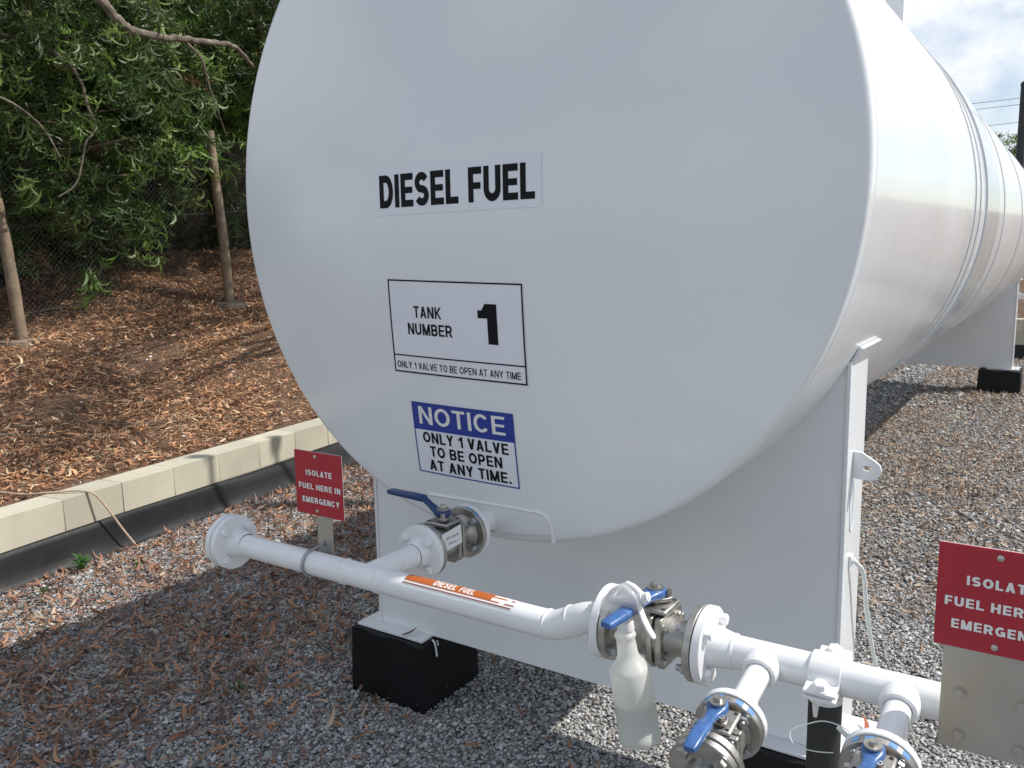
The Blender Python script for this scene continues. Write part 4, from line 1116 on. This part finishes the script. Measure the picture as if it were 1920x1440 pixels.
# ------------------------------------------------------------------ trees
GREENS = np.array([(.065, .120, .022), (.10, .18, .028), (.04, .075, .017), (.10, .145, .05), (.16, .23, .055), (.075, .10, .032)])
def tree(base, height, crown, nclus, per, label, leaf=.15, limbs=(), name='acacia_tree', group='trees behind the fence', trunk_r=.11, tint=1.0, vis=True, seed=1, low=.4, dead=0.02, lumps=None):
    r_ = np.random.default_rng(seed)
    bx, by = base[0], base[1]; bz = base[2]
    e = empty(name, (bx, by, bz), 0, label, 'tree', group)
    mb = MB()
    # trunk
    pts = [(0, 0, -.1)]; x = y = 0
    for i in range(1, 7):
        x += r_.normal(0, .09); y += r_.normal(0, .09); pts.append((x, y, height * .75 * i / 6))
    sp = smooth_path(pts, 5); mb.tube(sp, [trunk_r * (1 - .7 * i / len(sp)) for i in range(len(sp))], 12); mb.build('trunk', BARK, e)
    cx, cy, cz, rx, ry, rz = crown   # relative centre and radii
    # cluster centres
    u = unit(r_.normal(0, 1, (nclus * 3, 3))); rad = r_.uniform(.25, 1, nclus * 3) ** .45
    lump = .78 + .22 * np.sin(u[:, 0] * 4.2 + seed) * np.cos(u[:, 1] * 5.1 + u[:, 2] * 3.7)
    P = u * (rad * lump)[:, None] * np.array([rx, ry, rz]) + np.array([cx, cy, cz])
    P = P[P[:, 2] > low + r_.uniform(0, .35, len(P))][:nclus]
    if lumps:
        P = np.concatenate([unit(r_.normal(0, 1, (k_, 3))) * (r_.uniform(0, 1, (k_, 1)) ** .4) * np.array(rr) + np.array(c_) - np.array([bx, by, bz]) for c_, rr, k_ in lumps])
    if vis:
        Wp = P + np.array([bx, by, bz]); P = P[visible(Wp, .7)]
    # limbs towards a few clusters
    mb = MB(); nl = 0
    for (q) in limbs:
        sp = smooth_path([(a - bx, b - by, c - bz) for a, b, c in q[0]], 7); r0, r1 = q[1]; sp = [w + Vector(r_.normal(0, r0 * .10, 3)) for w in sp]; mb.tube(sp, [(r0 + (r1 - r0) * i / len(sp)) * r_.uniform(.94, 1.06) for i in range(len(sp))], 9)
    if len(P):
        for i in r_.choice(len(P), min(len(P), 46), replace=False):
            t = P[i]; h0 = min(height * .7, max(.5, t[2] * r_.uniform(.5, .95)))
            a = Vector((x * h0 / (height * .75), y * h0 / (height * .75), h0)); b = Vector(t); m1 = a.lerp(b, .5) + Vector((r_.normal(0, .15), r_.normal(0, .15), r_.uniform(0, .35)))
            sp = smooth_path([a, m1, b], 6); rr = r_.uniform(.012, .04); mb.tube(sp, [rr * (1 - .75 * i / len(sp)) for i in range(len(sp))], 6)
    if mb.v: mb.build('branch', BARK, e)
    # leaves
    n = len(P); tot = n * per
    if tot:
        tw = unit(r_.normal(0, 1, (n, 3)) * np.array([1, 1, .35]) + np.array([0, 0, -.5])); tl = r_.uniform(.25, .6, n)
        ci = np.repeat(np.arange(n), per); s = r_.uniform(0, 1, tot)
        pos = P[ci] + tw[ci] * (tl[ci] * s)[:, None] + r_.normal(0, .02, (tot, 3))
        d = unit(tw[ci] * .45 + r_.normal(0, .55, (tot, 3)) + np.array([0, 0, -.75]))
        nr = unit(r_.normal(0, 1, (tot, 3)) + np.array([.3, .1, .5]))
        ln = leaf * r_.uniform(.65, 1.25, tot)
        ccol = GREENS[r_.integers(0, len(GREENS), n)] * r_.uniform(.6, 1.3, (n, 1))
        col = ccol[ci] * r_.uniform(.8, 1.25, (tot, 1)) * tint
        dd = r_.uniform(0, 1, n) < dead; col[dd[ci]] = np.array([.16, .075, .04])
        V, F, C_ = leaves(pos, d, nr, ln, ln * r_.uniform(.075, .125, tot), r_.choice([-1, 1], tot) * r_.uniform(.6, 3.0, tot), r_.uniform(-.2, .1, tot), col, K=5)
        np_mesh('crown', V, F, LEAFG, C_, parent=e)
    return e
def bz(x, y): return float(bank_z(np.array(x), np.array(y)))
limb1 = ([(-7.6, 2.4, 4.8), (-6.9, 2.8, 4.45), (-6.6, 2.97, 4.28), (-6.6, 3.21, 4.07), (-6.6, 3.37, 3.98), (-6.6, 3.7, 3.97), (-6.6, 4.05, 4.01), (-6.65, 4.42, 4.05), (-6.8, 4.8, 4.10), (-7.1, 5.3, 4.0)], (.056, .022))
limb2 = ([(-6.6, 3.98, 3.99), (-6.62, 4.2, 3.84), (-6.66, 4.29, 3.62), (-6.7, 4.41, 3.39), (-6.8, 4.6, 3.1)], (.016, .005))
limb3 = ([(-7.6, 2.6, 3.95), (-6.9, 2.79, 3.68), (-6.8, 2.92, 3.46), (-6.8, 2.98, 3.22), (-6.8, 3.04, 3.02), (-6.8, 2.92, 2.86), (-6.85, 2.83, 2.5), (-6.9, 2.66, 2.35)], (.018, .006))
limb4 = ([(-7.9, 1.9, 3.5), (-7.0, 2.2, 3.25), (-6.75, 2.45, 3.0), (-6.7, 2.6, 2.7)], (.014, .006))
tree((-9.3, 2.3, bz(-9.3, 2.3)), 6.2, (1.1, 1.0, 2.55, 1.9, 2.25, 2.65), 1000, 30, 'leafy acacia tree with a thick pale limb, behind the leaning post', leaf=.20, limbs=(limb1, limb2, limb3, limb4), seed=3, low=.15)
tree((-9.0, 6.9, bz(-9.0, 6.9)), 6.4, (.45, -.9, 2.9, 1.9, 2.4, 2.6), 1000, 30, 'acacia tree directly behind the timber post closest to the tank', leaf=.20, seed=5, low=.55)
tree((-9.6, -.2, bz(-9.6, -.2)), 6.2, (.4, .5, 3.1, 2.0, 2.4, 2.9), 900, 20, 'dark acacia tree at the left edge behind the leaning post', leaf=.20, seed=8, low=.3, tint=.85)
tree((-9.4, 8.8, bz(-9.4, 8.8)), 6.5, (0, 0, 3.0, 2.2, 2.6, 3.1), 800, 20, 'acacia tree beyond the fence partly hidden by the tank rim', leaf=.17, seed=11, low=.3)
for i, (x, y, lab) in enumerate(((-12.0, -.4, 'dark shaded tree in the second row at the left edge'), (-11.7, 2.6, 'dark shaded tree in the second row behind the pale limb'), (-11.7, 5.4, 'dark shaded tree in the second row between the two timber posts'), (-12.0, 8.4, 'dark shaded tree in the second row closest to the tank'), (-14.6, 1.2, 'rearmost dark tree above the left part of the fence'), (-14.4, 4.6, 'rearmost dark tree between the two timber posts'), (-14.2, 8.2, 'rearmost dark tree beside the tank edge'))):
    tree((x, y, bz(x, y)), 8, (0, 0, 3.2, 1.9, 2.3, 4.0), 900, 18, lab, leaf=.27, seed=20 + i, tint=.42, low=-.1, trunk_r=.14)  # low tint puts the wood's shade into the leaf colour
# shade trees standing on the bank behind the tank (their crowns dapple the bank)
tree((-4.9, 8.6, bz(-4.9, 8.6)), 7.6, (0, 0, 5, 1, 1, 1), 10, 18, 'shade tree on the bank hidden behind the tank', leaf=.2, seed=31, vis=False, trunk_r=.13, lumps=[((-3.05, 4.2, 5.2), (.8, .75, .45), 75), ((-1.5, 3.1, 4.95), (.6, .5, .3), 36), ((-4.4, 6.5, 5.6), (1.1, 1.0, .5), 110), ((-2.2, 3.45, 5.0), (.6, .55, .3), 42), ((-3.8, 5.3, 5.4), (.5, .5, .35), 22), ((-5.6, 8.3, 6.2), (1.2, 1.2, .7), 60), ((-3.2, 6.6, 6.6), (.6, .6, .3), 16)])
# dark undergrowth behind the fence
def undergrowth():
    n = 26000
    y = rng.uniform(-5, 13, n); x = rng.uniform(-12.4, -10.0, n); pos = np.stack([x, y, bank_z(x, y) + rng.uniform(0, 1, n) ** 1.2 * (2.6 + .5 * np.sin(y * 1.9))], 1)
    d = unit(rng.normal(0, 1, (n, 3)) + np.array([.4, 0, -.2])); nr = unit(rng.normal(0, 1, (n, 3)) + np.array([.4, 0, .5])); ln = rng.uniform(.18, .36, n)
    col = GREENS[rng.integers(0, len(GREENS), n)] * .6 * rng.uniform(.6, 1.2, (n, 1))  # greens dimmed so the mass reads as lying in shadow
    V, F, C_ = leaves(pos, d, nr, ln, ln * rng.uniform(.2, .34, n), rng.uniform(-1.2, 1.2, n), rng.uniform(-.2, .1, n), col, K=3)
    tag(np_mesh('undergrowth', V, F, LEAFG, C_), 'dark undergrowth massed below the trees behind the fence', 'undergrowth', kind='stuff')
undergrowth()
# trees beyond the far end
for i, (x, y, h, lab) in enumerate(((-.62, 20.0, 4.0, 'bushy green tree rising just above the tank shoulder'), (-.02, 20.6, 3.95, 'feathery green tree between the tank shoulder and dark post'))):
    tree((x, y, .9), h * .8, (0, 0, h * .46, .62, .8, h * .46), 420, 18, lab, leaf=.17, seed=40 + i, name='broadleaf_tree', group='trees beyond the far end', tint=1.35, low=.1, trunk_r=.08)
